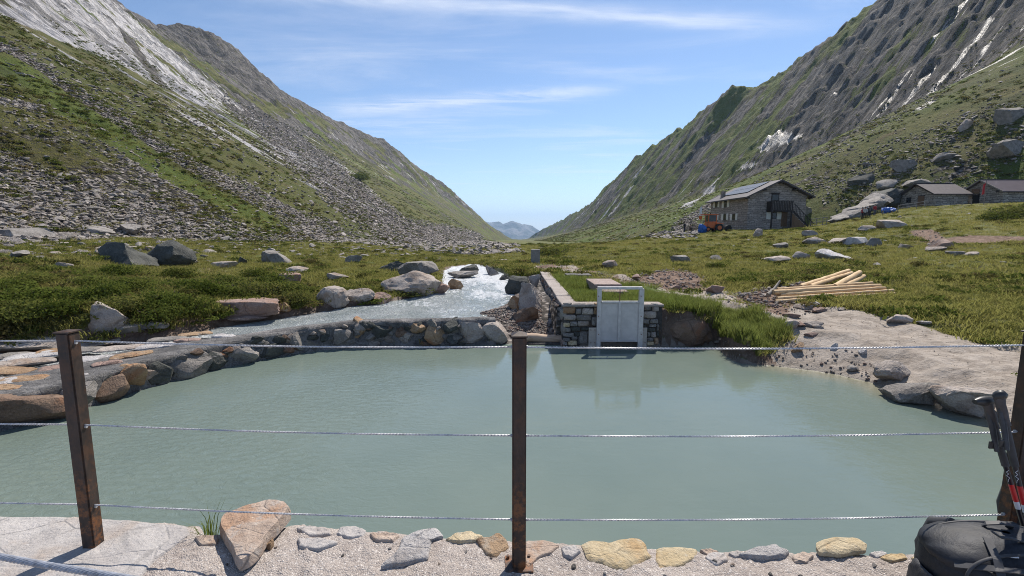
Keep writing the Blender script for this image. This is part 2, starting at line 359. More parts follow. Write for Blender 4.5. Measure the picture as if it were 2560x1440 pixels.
def obj(name, me, mat=None, parent=None, local=False):
    o = bpy.data.objects.new(name, me); COL.objects.link(o)
    if mat is not None and me is not None and not me.materials: me.materials.append(MAT[mat] if isinstance(mat, str) else mat)
    if parent is not None:
        o.parent = parent
        if not local and parent.parent is None and parent.type == 'EMPTY': o.matrix_parent_inverse = Matrix.Translation(-parent.location)
    return o
def thing(name, label, cat, loc=(0, 0, 0), group=None, rotz=0.0):
    o = bpy.data.objects.new(name, None); COL.objects.link(o); o.location = Vector([float(v) for v in loc]); o.rotation_euler = (0, 0, rotz); o.empty_display_size = .1
    return tag(o, label, cat, group)
def copy_tree(o, parent=None):
    c = o.copy(); COL.objects.link(c); c.parent = parent
    for ch in list(o.children): copy_tree(ch, c)
    return c
class MB:
    def __init__(s): s.v = []; s.f = []
    def add(s, V, F):
        k = len(s.v); s.v += [tuple(map(float, v)) for v in V]; s.f += [tuple(i + k for i in f) for f in F]; return s
    def box(s, x0, y0, z0, x1, y1, z1):
        V = [(x, y, z) for z in (z0, z1) for y in (y0, y1) for x in (x0, x1)]
        return s.add(V, [(0, 2, 3, 1), (4, 5, 7, 6), (0, 1, 5, 4), (2, 6, 7, 3), (0, 4, 6, 2), (1, 3, 7, 5)])
    def tube(s, pts, rad, n=8, caps=True, rads=None):
        pts = [Vector([float(c) for c in p]) for p in pts]; V = []; F = []; up = None
        for i, p in enumerate(pts):
            d = (pts[min(i + 1, len(pts) - 1)] - pts[max(i - 1, 0)]).normalized()
            if up is None: up = Vector((0, 0, 1)) if abs(d.z) < .9 else Vector((1, 0, 0))
            a = d.cross(up).normalized(); up = a.cross(d).normalized(); r = rads[i] if rads else rad
            for k in range(n): t = 2 * math.pi * k / n; V.append(p + (a * math.cos(t) + up * math.sin(t)) * r)
        for i in range(len(pts) - 1):
            for k in range(n): F.append((i * n + k, i * n + (k + 1) % n, (i + 1) * n + (k + 1) % n, (i + 1) * n + k))
        if caps: F.append(tuple(range(n))[::-1]); F.append(tuple((len(pts) - 1) * n + k for k in range(n)))
        return s.add(V, F)
    def loft(s, rings, caps=True):
        n = len(rings[0]); V = [p for r in rings for p in r]; F = []
        for i in range(len(rings) - 1):
            for k in range(n): F.append((i * n + k, i * n + (k + 1) % n, (i + 1) * n + (k + 1) % n, (i + 1) * n + k))
        if caps: F.append(tuple(range(n))[::-1]); F.append(tuple((len(rings) - 1) * n + k for k in range(n)))
        return s.add(V, F)
    def prism(s, poly, axis, a, b):
        """extrude a 2D polygon; axis 'x','y','z'"""
        def mk(p, h): return {'x': (h, p[0], p[1]), 'y': (p[0], h, p[1]), 'z': (p[0], p[1], h)}[axis]
        n = len(poly); V = [mk(p, a) for p in poly] + [mk(p, b) for p in poly]
        return s.add(V, [tuple(range(n))[::-1], tuple(range(n, 2 * n))] + [(i, (i + 1) % n, n + (i + 1) % n, n + i) for i in range(n)])
    def mesh(s, name='mesh', bevel=0.0, seg=1, sm=None):
        me = bpy.data.meshes.new(name); me.from_pydata(s.v, [], s.f); me.update()
        bm = bmesh.new(); bm.from_mesh(me); bmesh.ops.recalc_face_normals(bm, faces=bm.faces)
        if bevel: bmesh.ops.bevel(bm, geom=[e for e in bm.edges], offset=bevel, segments=seg, affect='EDGES', clamp_overlap=True)
        bm.to_mesh(me); bm.free()
        if sm: smooth(me, sm)
        return me
    def build(s, name, mat, parent=None, bevel=0.0, seg=1, sm=None, local=False): return obj(name, s.mesh(name, bevel, seg, sm), mat, parent, local)
_ICO = {}
def ico(sub):
    if sub not in _ICO:
        bm = bmesh.new(); bmesh.ops.create_icosphere(bm, subdivisions=sub, radius=1.0); bm.verts.ensure_lookup_table()
        _ICO[sub] = (np.array([v.co[:] for v in bm.verts]), np.array([[v.index for v in f.verts] for f in bm.faces])); bm.free()
    return _ICO[sub]
def rock_pts(seed, sub=3, cuts=9, rough=.10, round_=0.0, flat=False):
    """unit boulder, bounds -0.5..0.5: a ball broken by planes, then weathered"""
    r = np.random.default_rng(seed); V, F = ico(sub); V = V.copy()
    V *= (1 + .22 * (vn3(V * 1.3 + seed * 3.7, seed) - .5)[:, None])
    for k in range(cuts):
        n = r.normal(size=3); n[2] = n[2] * .8 + (.25 if k % 3 == 0 else 0); n /= np.linalg.norm(n); d = r.uniform(.36, .74) + round_ * 1.7
        e = V @ n - d; V = np.where((e > 0)[:, None], V - n * (e * r.uniform(.92, 1.0))[:, None], V)
    if flat:
        e = V[:, 2] - .45; V[:, 2] = np.where(e > 0, V[:, 2] - e * .9, V[:, 2])
    nz = (vn3(V * 3.1 + seed, seed + 5) - .5) * rough + (vn3(V * 7.3 + seed, seed + 6) - .5) * rough * .6 + (vn3(V * np.array((9.0, 9.0, 21.0)) + seed, seed + 7) - .5) * rough * .45
    V = V * (1 + nz[:, None]); lo, hi = V.min(0), V.max(0); V = (V - (lo + hi) / 2) / (hi - lo)
    return V, F
def rock_mesh(seed, dims, sub=3, **kw):
    V, F = rock_pts(seed, sub, **kw); return smooth(raw_mesh('rock', V * np.array(dims), F), 24)
def pad_stone(outline, thick, org, U, V, N, seed=0, rings=7, per=5, bev=.25, rough=.15, tilt=(0, 0), mat=None):
    """a stone that shows one broad face: outline in (u, v), bulging out along N"""
    o = np.array(outline, float); c = o.mean(0); pts = []
    for i in range(len(o)):
        a, b = o[i], o[(i + 1) % len(o)]
        for k in range(per): pts.append(a + (b - a) * k / per)
    pts = np.array(pts); n = len(pts); sz = np.sqrt(((o - c) ** 2).sum(1)).mean()
    an = np.arange(n); pts = c + (pts - c) * (1 + .07 * (vn2(pts[:, 0] * 2.5 / sz + seed * 1.7, pts[:, 1] * 2.5 / sz, seed) * 2 - 1))[:, None]
    for _ in range(1): pts = .5 * pts + .25 * (np.roll(pts, 1, 0) + np.roll(pts, -1, 0))
    rr = np.linspace(0, 1, rings + 1)[1:] ** .75; L = [np.r_[c, 0.0]]
    P = [np.array([c])] + [c + (pts - c) * q for q in rr]; H = []
    for k, p in enumerate(P):
        q = 0 if k == 0 else rr[k - 1]
        h = thick * (1 - max(0, (q - (1 - bev)) / bev) ** 2.2 * .75)
        h = h + thick * rough * (fbm(p[:, 0] * 3 / sz + seed, p[:, 1] * 3 / sz, 4, seed) * 1.4) + tilt[0] * (p[:, 0] - c[0]) + tilt[1] * (p[:, 1] - c[1]); H.append(np.broadcast_to(h, len(p)))
    P.append(c + (pts - c) * 1.0); H.append(np.full(n, -thick * .6))
    uv = np.concatenate(P); h = np.concatenate(H); W = np.asarray(org) + uv[:, :1] * np.asarray(U) + uv[:, 1:2] * np.asarray(V) + h[:, None] * np.asarray(N)
    F = [(0, 1 + k, 1 + (k + 1) % n) for k in range(n)]; F4 = []
    for j in range(rings):
        a, b = 1 + j * n, 1 + (j + 1) * n
        for k in range(n): F4.append((a + k, b + k, b + (k + 1) % n, a + (k + 1) % n))
    me = bpy.data.meshes.new('stone'); me.from_pydata(W.tolist(), [], F + F4); me.update(); return smooth(me, 40)

# ------------------------------------------------------------------ land materials
def land_mat(name, near):
    """grass, heath, scree, slab rock, cliff rock and soil, mixed by what the ground is made of at each place"""
    t = NT(name); p = t.pos(); A = t.attr('cover'); sep = t.n('SeparateColor'); t.l(A.outputs['Color'], sep.inputs[0]); a1, a2, a3 = sep.outputs
    B = t.attr('cover2'); sb = t.n('SeparateColor'); t.l(B.outputs['Color'], sb.inputs[0]); b1, b2, b3 = sb.outputs
    k = 1.0 if near else .22
    g1 = t.noise(p, .55 * k, 7, .62, .3); g2 = t.noise(p, 3.2 * k, 6, .66); g3 = t.noise(p, .12 * k, 5, .6)
    grass = t.mix(t.ss(g1, .34, .66), (.074, .088, .019), (.146, .134, .044)); grass = t.mix(t.ss(g3, .42, .62, 0, .55), grass, (.110, .122, .030))
    grass = t.mix(t.ss(g2, .52, .68, 0, .75), grass, (.042, .046, .014)); grass = t.mix(t.ss(t.noise(p, 1.1 * k, 5, .6), .54, .70, 0, .7), grass, (.135, .100, .055))
    grass = t.mix(b1, grass, t.mix(t.ss(g1, .3, .7), (.072, .108, .014), (.115, .142, .026)))          # lusher green
    grass = t.mix(b2, grass, t.mix(t.ss(g1, .3, .7), (.040, .046, .015), (.088, .078, .032)))            # dark heath
    # loose stones
    vs_ = 6.0 * k if near else 1.3
    vo = t.n('TexVoronoi'); t.l(t.scale(p, (1, 1, 1.3)), vo.inputs['Vector']); vo.inputs['Scale'].default_value = vs_
    vc = t.n('SeparateColor'); t.l(vo.outputs['Color'], vc.inputs[0])
    stone = t.mix(vc.outputs[0], (.125, .11, .10), (.46, .41, .375)); stone = t.mix(t.ss(vo.outputs['Distance'], .25, .6), stone, (.045, .04, .036))
    stone = t.mix(t.ss(t.noise(p, .2 * k, 4), .5, .7, 0, .5), stone, (.17, .14, .12))
    sn = t.noise(t.scale(p, (.45, 1.3, .45)), .55 if not near else 3, 7, .68, .5)
    slab = t.mix(t.ss(sn, .32, .62), (.24, .22, .21), (.60, .565, .545)); sw = t.noise(t.scale(p, (.16, 1.6, .16)), .13, 7, .7, .5); slab = t.mix(t.ss(sw, .47, .56), slab, (.105, .095, .088)); slab = t.mix(t.ss(t.noise(t.scale(p, (.2, 1.5, .2)), .42, 6, .7, .4), .54, .64, 0, .8), slab, (.15, .135, .125))
    cl = t.noise(t.scale(p, (.45, 1.5, .45)), .22, 9, .74, .4); cliff = t.mix(t.ss(cl, .35, .68), (.052, .048, .044), (.255, .232, .212)); cliff = t.mix(t.ss(t.noise(p, .22, 6, .7), .56, .66, 0, .85), cliff, (.105, .104, .038))
    if near:
        soil = t.mix(t.ss(g2, .3, .7), (.235, .197, .163), (.375, .325, .278)); soil = t.mix(t.ss(t.noise(t.scale(p, (.7, 2.6, 1)), 4.5, 7, .75, .4), .50, .64, 0, .75), soil, (.15, .125, .10)); soil = t.mix(t.ss(t.noise(p, .9, 5, .65), .52, .66, 0, .6), soil, (.42, .37, .325))
        soil = t.mix(t.ss(t.noise(p, 42, 2, .6), .62, .76, 0, .7), soil, (.46, .42, .38))
        earth = t.mix(t.ss(g2, .3, .7), (.085, .050, .034), (.215, .145, .108)); earth = t.mix(t.ss(t.noise(p, 14, 4, .65), .55, .7, 0, .6), earth, (.30, .235, .19))
        m1 = t.ss(t.m('ADD', a1, t.m('MULTIPLY', t.m('SUBTRACT', g2, .5), .7)), .42, .56); m2 = t.ss(t.m('ADD', a2, t.m('MULTIPLY', t.m('SUBTRACT', g2, .5), .8)), .42, .58)
        m3 = t.ss(t.m('ADD', a3, t.m('MULTIPLY', t.m('SUBTRACT', g2, .5), .6)), .42, .58)
        col = t.mix(m1, grass, soil); col = t.mix(m2, col, earth); col = t.mix(m3, col, stone)
        wetm = b3; col = t.mix(t.m('MULTIPLY', wetm, .6), col, (.06, .05, .038))
        h = t.m('ADD', t.m('MULTIPLY', g2, .8), t.m('MULTIPLY', t.noise(p, 16, 5, .7), .35)); nm = t.bump(h, .85, .09)
        nm = t.bump(t.m('MULTIPLY', vo.outputs['Distance'], m3), .8, .05, nm)
        return t.done(col, t.m('SUBTRACT', .92, t.m('MULTIPLY', wetm, .5)), nm, .25)
    d1 = t.m('MULTIPLY', t.m('SUBTRACT', t.noise(t.scale(p, (.3, 1.6, .3)), .22, 8, .74, .5), .5), 1.7)
    m1 = t.ss(t.m('ADD', a1, d1), .45, .56); m2 = t.ss(t.m('ADD', a2, t.m('MULTIPLY', t.m('SUBTRACT', t.noise(p, .16, 7, .72), .5), 1.5)), .44, .56)
    m3 = t.ss(t.m('ADD', a3, t.m('MULTIPLY', t.m('SUBTRACT', t.noise(t.scale(p, (.34, 1.7, .34)), .15, 9, .76, .4), .5), 1.9)), .45, .55)
    col = t.mix(m2, grass, stone); col = t.mix(m3, col, cliff); col = t.mix(m1, col, slab)
    h = t.m('ADD', t.m('ADD', t.noise(p, .32, 9, .72), t.m('MULTIPLY', t.m('MULTIPLY', vo.outputs['Distance'], m2), .5)), t.m('MULTIPLY', t.m('MULTIPLY', cl, m3), 1.4))
    nm = t.bump(h, 1.0, 2.2)
    return t.done(col, t.m('SUBTRACT', .93, t.m('MULTIPLY', m1, .5)), nm, t.m('ADD', .22, t.m('MULTIPLY', m1, .35)))
MAT['land'] = land_mat('meadow and soil', True)
MAT['slope'] = land_mat('mountain slope', False)

# ------------------------------------------------------------------ the ground sheet (fan of rings, fine near, coarse far)
def poly_world(px): return [tuple(h[:2]) for h in (hit(a, b) for a, b in px) if h is not None]
PATH = poly_world([(1880,775),(1990,766),(2120,772),(2230,792),(2330,822),(2420,850),(2600,868),(2600,1090),(2480,1046),(2370,1012),(2250,986),(2100,936),(1930,914),(1905,892),(1985,845),(1965,806)])
GRAV = poly_world([(1185,796),(1210,775),(1270,760),(1300,735),(1345,742),(1345,800),(1400,835),(1310,856),(1240,812)])
TRACK = poly_world([(1318,674),(1345,658),(1430,662),(1510,682),(1600,700),(1700,712),(1800,722),(1900,734),(1990,752),(2050,772),(1990,792),(1930,792),(1850,778),(1760,756),(1660,736),(1560,712),(1450,686)])
SCARS = [poly_world(q) for q in ([(1580,694),(1640,678),(1735,676),(1765,706),(1740,722),(1640,716)], [(1850,742),(1900,722),(2000,706),(2060,712),(2040,740),(1930,766)],
                                 [(2345,596),(2420,586),(2560,590),(2600,604),(2480,610),(2390,612)], [(2265,576),(2330,572),(2375,600),(2350,618),(2300,596)],
                                 [(500,800),(600,772),(700,770),(660,790),(560,802)], [(180,838),(260,800),(330,800),(420,806),(330,834)])]
LUSH = poly_world([(1370,700),(1420,690),(1480,715),(1640,720),(1760,740),(1860,775),(1950,800),(1965,840),(1900,905),(1820,905),(1790,860),(1650,780),(1420,760)])
HEATH = [poly_world(q) for q in ([(-300,690),(0,690),(200,690),(420,690),(640,690),(760,720),(720,762),(560,780),(430,815),(250,800),(0,815),(-300,830)], [(1335,640),(1345,618),(1400,612),(1480,618),(1430,640),(1370,655)], [(2460,540),(2560,520),(2600,560),(2500,560)])]
def build_ground():
    az = np.concatenate([np.linspace(-80, -54, 40)[:-1], np.linspace(-54, 54, 640), np.linspace(54, 80, 40)[1:]]); rr = np.concatenate([np.geomspace(1.2, 6, 30)[:-1], np.geomspace(6, 120, 430), np.geomspace(120, 14000, 60)[1:]])
    A, Q = np.meshgrid(np.radians(az), rr); X, Y = Q * np.sin(A), Q * np.cos(A)
    x, y = X.ravel(), Y.ravel(); z = ground_z(x, y)
    sp = sdpoly(x, y, POOL); path = 1 - sst(sdpoly(x, y, PATH), -.25, .25)
    far = sst(np.hypot(x, y), 150, 400)
    grav = 1 - sst(sdpoly(x, y, GRAV), -.2, .25); trk = 1 - sst(sdpoly(x, y, TRACK), -.5, .5); ear = np.zeros_like(x)
    for s in SCARS: ear = np.maximum(ear, 1 - sst(sdpoly(x, y, s), -.35, .35))
    z = z - .10 * ear * (1 + fbm(x * 1.3, y * 1.3, 3, 77)); z = z + path * (.05 * fbm(x * .9, y * 2.2, 4, 78) + .022 * fbm(x * 4, y * 9, 3, 79) - .02)
    lush = 1 - sst(sdpoly(x, y, LUSH), -.5, .5); z = z + .08 * lush * np.abs(fbm(x * 1.6, y * 1.6, 3, 81))
    heath = np.zeros_like(x)
    for s in HEATH: heath = np.maximum(heath, 1 - sst(sdpoly(x, y, s), -.6, .8))
    heath = np.maximum(heath * .9, sst(fbm(x * .28, y * .28, 4, 83), .22, .42) * .85 * (1 - lush))
    path = np.maximum(path, trk * (.62 + .5 * fbm(x * .9, y * .9, 3, 85))); ear = np.maximum(ear, .7 * (trk * sst(fbm(x * .8, y * .8, 3, 88), -.1, .25))); grav = np.maximum(grav, trk * .36); grav = np.maximum(grav, np.where((x > -.6) & (x < 1.4) & (y > 12) & (y < 21.6), .8, 0))
    sr = sdpoly(x, y, RIVER); shore = (sr < .35) & (sr > -2); ear = np.maximum(ear, np.where(shore & (x < -1.5), .8, 0)); grav = np.maximum(grav, np.where(sr < -.1, .9, 0))
    ear = np.maximum(ear, np.where((sp > 0) & (sp < .5) & (x > 3.8) & (x < 6), .9, 0)); path = np.maximum(path, np.where(sp < .05, 1, 0))
    wet = np.where(sp < 0, 1, 1 - sst(sp, 0, .22)); wet = np.maximum(wet, 1 - sst(sr, -.05, .25))
    me, _ = grid_mesh('ground', np.stack([x, y, z], -1).reshape(X.shape + (3,)))
    col_attr(me, 'cover', np.stack([path, ear, grav], -1)); col_attr(me, 'cover2', np.stack([np.maximum(lush, .25 * sst(fbm(x * .09, y * .09, 3, 86), -.1, .3)), heath, wet], -1))
    tag(obj('ground', smooth(me), 'land'), kind='structure')
build_ground()

# ------------------------------------------------------------------ the two mountainsides
def to_poly(px): return [(h[0], h[1]) for h in (hit(a, b, False) for a, b in px) if h is not None]
def to_line(px): return to_poly(px)
def build_left():
    ys = np.geomspace(32, 1400, 680); T = np.concatenate([np.linspace(-.12, 1, 260)[:-1], np.linspace(1, 2.25, 190)])
    YY, TT = np.meshgrid(ys, T, indexing='ij'); x0, x1, x2 = (-c(YY)[0] for c in (L_FOOT, L_MID, L_RID)); x1 = np.maximum(x1, x0 + 2); x2 = np.maximum(x2, x1 + 2)
    a = np.where(TT < 1, x0 + TT * (x1 - x0), x1 + (TT - 1) * (x2 - x1)); x = -a.ravel(); y = YY.ravel(); z = left_z(x, y); t = TT.ravel()
    # on a log-distance map the regions keep an even grain
    def reg(px, w): return 1 - sst(sdpoly(x, y, to_poly(px)), -w, w)
    u_ = t - 1
    slab = reg([(-60,20),(80,70),(190,120),(300,160),(420,225),(520,275),(566,285),(556,250),(480,170),(400,112),(330,60),(280,15),(230,10),(100,6),(-60,4)], 4.0) * .80
    slab = np.maximum(slab, .80 * sst(t, 1.03, 1.10) * (1 - sst(y, 330, 400)))
    st = ridged(x / 55, y / 9, 4, 91); slab = slab - .35 * sst(fbm(x / 60, y / 10, 4, 92), .05, .35)
    streak = reg([(360,210),(560,270),(690,320),(900,430),(1000,540),(880,520),(700,440),(520,350),(400,280)], 6) * sst(st, .68, .80) * .66
    slab = np.maximum(slab, streak); slab = np.maximum(slab, sst(st, .70, .84) * .52 * sst(t, .5, .85) * (1 - sst(u_, .5, .8)))
    scree = reg([(-100,215),(60,250),(200,300),(330,345),(480,395),(600,455),(760,540),(930,605),(700,575),(480,560),(250,575),(-100,600)], 5) * (.74 - .32 * sst(fbm(x / 16, y / 10, 4, 93), -.05, .35))
    scree = np.maximum(scree, reg([(560,240),(640,270),(740,330),(840,400),(920,470),(1010,545),(1130,605),(1000,595),(860,540),(760,440),(660,350)], 8) * .70)
    scree = np.maximum(scree, reg([(1000,560),(1100,560),(1200,585),(1300,618),(1300,640),(1150,632),(1000,612),(900,590)], 6) * .74)
    chute = to_line([(0,112),(110,185),(230,262),(420,390),(560,455),(700,525),(860,600)]); dl = sdline(x, y, chute); scree = np.maximum(scree, (1 - sst(dl, 1.5, 4.5)) * .85)
    gl = sdline(x, y, to_line([(40,170),(200,285),(330,365),(420,430),(560,500),(650,545)])); green = 1 - sst(gl, 2, 6); scree = scree * (1 - .9 * green)
    green = np.maximum(green, .8 * sst(fbm(x / 40, y / 22, 3, 94), .1, .4))
    scree = np.maximum(scree, (.46 + .2 * sst(y, 350, 600)) * sst(fbm(x / 22, y / 12, 4, 95), -.05, .3))
    u = t - 1; dark = np.exp(-((y - 495) / 62.0) ** 2) * sst(u, .28, .5) * .95
    dark = np.maximum(dark, sst(u, .5, .85) * .66); dark = np.maximum(dark, sst(t, .9, 1.2) * .60 * sst(y, 300, 380) * (.4 + sst(fbm(x / 25, y / 14, 4, 96), -.1, .3)))
    slab = slab * (1 - .8 * np.exp(-((y - 495) / 70.0) ** 2) * sst(u, .2, .5))
    gul = sdline(x, y, to_line([(270,40),(330,110),(370,165),(410,215)])); slab = slab - .5 * (1 - sst(gul, 1.5, 5)); dark = np.maximum(dark, .8 * (1 - sst(gul, 1.5, 5)))
    heath = .75 * sst(fbm(x / 20, y / 12, 4, 97), .08, .4)
    P = np.stack([x, y, z], -1).reshape(YY.shape + (3,)); keep = None
    me, _ = grid_mesh('mountainside', P); col_attr(me, 'cover', np.clip(np.stack([slab, scree, dark], -1), 0, 1)); col_attr(me, 'cover2', np.stack([green, heath, heath * 0], -1))
    tag(obj('left_mountainside', smooth(me), 'slope'), kind='structure')
    return dict(x=x, y=y, scree=scree)
def build_right():
    ys = np.geomspace(48, 2200, 680); T = np.concatenate([np.linspace(-.12, 1, 200)[:-1], np.linspace(1, 2.2, 250)])
    YY, TT = np.meshgrid(ys, T, indexing='ij'); x0, x1, x2 = (c(YY)[0] for c in (R_FOOT, R_MID, R_RID)); x1 = np.maximum(x1, x0 + 2); x2 = np.maximum(x2, x1 + 2)
    a = np.where(TT < 1, x0 + TT * (x1 - x0), x1 + (TT - 1) * (x2 - x1)); x = a.ravel(); y = YY.ravel(); z = right_z(x, y); t = TT.ravel(); u = t - 1
    rg = fbm(x / 26, y / 15, 5, 101)
    dark = sst(u, -.03, .06) * (.50 - .10 * sst(y, 320, 560) + .30 * (1 - sst(y, 240, 330))) + .9 * sst(u, .0, .1) * rg - .12 * sst(u, .6, .9)
    dark = np.maximum(dark, .5 * sst(u, -.2, -.02) * sst(ridged(x / 40, y / 12, 4, 102), .72, .85))
    st = ridged(x / 60 + y / 200, y / 12, 4, 103)
    slab = sst(fbm(x / 34 + y / 150, y / 5.5, 5, 103, .62), .06, .36) * .62 * sst(t, .5, .9) * (1 - .7 * sst(u, .55, .85)) * sst(fbm(x / 60, y / 40, 3, 104), -.3, .2)
    for px, w in (([(2075,240),(2120,205),(2110,215),(2085,250)], 3), ([(1890,370),(1950,320),(2010,335),(2000,350),(1940,365),(1900,385)], 3), ([(2280,275),(2330,245),(2345,255),(2290,285)], 2.5), ([(1700,520),(1760,470),(1790,462),(1730,520)], 3),
                  ([(1840,425),(1880,400),(1905,400),(1860,430)], 3)): 
        q = to_poly(px)
        if len(q) > 2: slab = np.maximum(slab, .8 * (1 - sst(sdpoly(x, y, q), -w, w)))
    ln = sdline(x, y, to_line([(2420,160),(2280,250),(2150,320),(2060,380),(1950,430)])); scree = .5 * (1 - sst(ln, 1.5, 5))
    scree = np.maximum(scree, .38 * sst(fbm(x / 18, y / 10, 4, 105), .05, .4) * (1 - sst(u, -.1, 0)))
    l2 = sdline(x, y, to_line([(1640,590),(1720,545),(1800,500)])); scree = np.maximum(scree, .62 * (1 - sst(l2, 2, 7)))
    scree = np.maximum(scree, .5 * sst(y, 250, 420) * sst(fbm(x / 30, y / 30, 4, 107), -.2, .25) * (1 - sst(u, 0, .15)))
    green = .95 * (1 - sst(u, -.08, .08)) * sst(fbm(x / 30, y / 16, 3, 106), -.35, .25) * (1 - sst(y, 300, 500)); green = np.maximum(green, .7 * sst(u, -.05, .1) * sst(-rg, -.1, .25)); heath = .7 * sst(u, -.05, .1) * sst(rg, -.1, .3) + .5 * (1 - sst(u, -.1, 0)) * sst(fbm(x / 16, y / 9, 4, 108), .1, .4)
    P = np.stack([x, y, z], -1).reshape(YY.shape + (3,))
    me, _ = grid_mesh('mountainside', P); col_attr(me, 'cover', np.clip(np.stack([slab, scree, dark], -1), 0, 1)); col_attr(me, 'cover2', np.clip(np.stack([green, heath, heath * 0], -1), 0, 1))
    tag(obj('right_mountainside', smooth(me), 'slope'), kind='structure')
build_left(); build_right()
def build_far():
    t = NT('far mountain rock'); p = t.pos(); n = t.noise(p, .0035, 9, .7); col = t.mix(t.ss(n, .42, .6), (.05, .06, .045), (.21, .20, .19)); MAT['far'] = t.done(col, .95, t.bump(n, 1.0, 120))
    sil = [(1100,572),(1150,560),(1185,555),(1205,552),(1235,556),(1250,553),(1262,560),(1280,552),(1298,561),(1312,560),(1326,563),(1338,572),(1352,582),(1400,588),(1500,596)]
    Yf = 7500.0; S = np.array([at_y(a, b, Yf) for a, b in sil]); xs = np.linspace(S[0, 0], S[-1, 0], 220); zr = np.interp(xs, S[:, 0], S[:, 2])
    V = np.linspace(0, 1, 90); XX, VV = np.meshgrid(xs, V, indexing='ij'); base = -420.0
    fall = 1 - np.abs(VV - .62) / np.where(VV < .62, .62, .38); dep = Yf - 1700 + VV * 2700
    ZZ = base + (zr[:, None] - base) * fall ** .9; XX2 = XX + 160 * fbm(dep / 420, XX / 380, 4, 111); ZZ = ZZ + (1 - fall * .86) * 0 + 70 * (ridged(XX / 260, dep / 300, 5, 112) - .62) * (1 - .75 * (fall > .9))
    me, _ = grid_mesh('far_mountains', np.stack([XX2, dep, ZZ], -1)); tag(obj('far_mountain_range', smooth(me), 'far'), kind='structure')
build_far()

# ------------------------------------------------------------------ water
def build_water():
    t = NT('milky pool water'); p = t.pos(); A = t.attr('edge').outputs['Fac']
    c = t.mix(t.ss(t.noise(p, .35, 4, .6), .3, .7), (.130, .168, .146), (.150, .188, .161)); c = t.mix(t.m('MULTIPLY', A, .75), c, (.23, .205, .14))
    rp = t.attr('ripple').outputs['Fac']
    w1 = t.noise(t.scale(p, (1.0, 2.2, 1)), 2.2, 4, .6, .6); w2 = t.noise(t.scale(p, (1.0, 1.7, 1)), 6.5, 4, .62, .8)
    h = t.m('ADD', t.m('MULTIPLY', w1, .22), t.m('MULTIPLY', t.m('MULTIPLY', w2, rp), 1.0)); nm = t.bump(h, .5, .030)
    MAT['pool'] = t.done(c, .04, nm); t.b.inputs['IOR'].default_value = 1.33; t.b.inputs['Specular IOR Level'].default_value = .7
    xs = np.linspace(-9.6, 9.4, 300); ys = np.linspace(1.6, 12.6, 190); X, Y = np.meshgrid(xs, ys, indexing='ij'); s = sdpoly(X.ravel(), Y.ravel(), POOL).reshape(X.shape)
    cs = (s[:-1, :-1] + s[1:, 1:]) / 2; me, u = grid_mesh('pool', np.stack([X, Y, X * 0], -1), cs < .5)
    x = X.ravel()[u]; y = Y.ravel()[u]; sv = s.ravel()[u]
    e = (1 - sst(-sv, .05, .8)) * sst(x, 4.6, 6.2); rip = np.clip(.06 + 1.1 * sst(-x, -.2, 4.0) * sst(y, 2.0, 5) * (.5 + sst(fbm(x * .35, y * .5, 3, 127), -.3, .3)) + .35 * sst(x, 3.5, 7), 0, 1.3)
    for nm_, arr in (('edge', e), ('ripple', rip)):
        a = me.attributes.new(nm_, 'FLOAT', 'POINT'); a.data.foreach_set('value', arr.astype(np.float32))
    tag(obj('pool_water', smooth(me), 'pool'), kind='structure')
    t = NT('glacial river water'); p = t.pos(); A = t.attr('foam').outputs['Fac']
    fo = t.noise(t.scale(p, (1.7, .7, 1)), 2.6, 7, .75, 1.4); fm = t.ss(t.m('ADD', t.m('MULTIPLY', A, .42), fo), .60, .80)
    c = t.mix(t.ss(t.noise(p, .9, 4), .3, .7), (.34, .385, .385), (.50, .535, .54)); c = t.mix(fm, c, (.72, .74, .76))
    h = t.m('ADD', t.noise(t.scale(p, (1.3, .9, 1)), 5, 6, .7, 1.0), t.m('MULTIPLY', t.noise(p, 19, 4, .7, .5), .45))
    MAT['river'] = t.done(c, t.m('ADD', .13, t.m('MULTIPLY', fm, .4)), t.bump(h, 1.0, .16)); t.b.inputs['IOR'].default_value = 1.33
    xs = np.linspace(-14, 1.2, 300); ys = np.linspace(5.5, 33, 420); X, Y = np.meshgrid(xs, ys, indexing='ij'); xf, yf = X.ravel(), Y.ravel(); s = sdpoly(xf, yf, RIVER)
    rap = sst(yf, 12.5, 22) * (1 - .55 * sst(fbm(xf * .9, yf * .3, 3, 121), -.1, .35)); rap = np.maximum(rap, .38 * sst(fbm(xf * .5, yf * .9, 3, 122), -.1, .35)); rap = np.maximum(rap, .4 * sst(-xf, 7.5, 9))
    z = river_wl(xf, yf) + (.02 + .075 * rap) * fbm(xf * 1.9, yf * 1.3, 4, 123) + .02 * np.abs(fbm(xf * 5, yf * 4, 3, 124)) * rap
    s = np.where(sdpoly(xf, yf, POOL) < np.where(xf < -6.3, 1.05, .45), 9.0, s); s2 = s.reshape(X.shape); me, u = grid_mesh('river', np.stack([xf, yf, z], -1).reshape(X.shape + (3,)), (s2[:-1, :-1] + s2[1:, 1:]) / 2 < .22)
    a = me.attributes.new('foam', 'FLOAT', 'POINT'); a.data.foreach_set('value', rap[u].astype(np.float32))
    tag(obj('river_water', smooth(me), 'river'), kind='structure')
build_water()
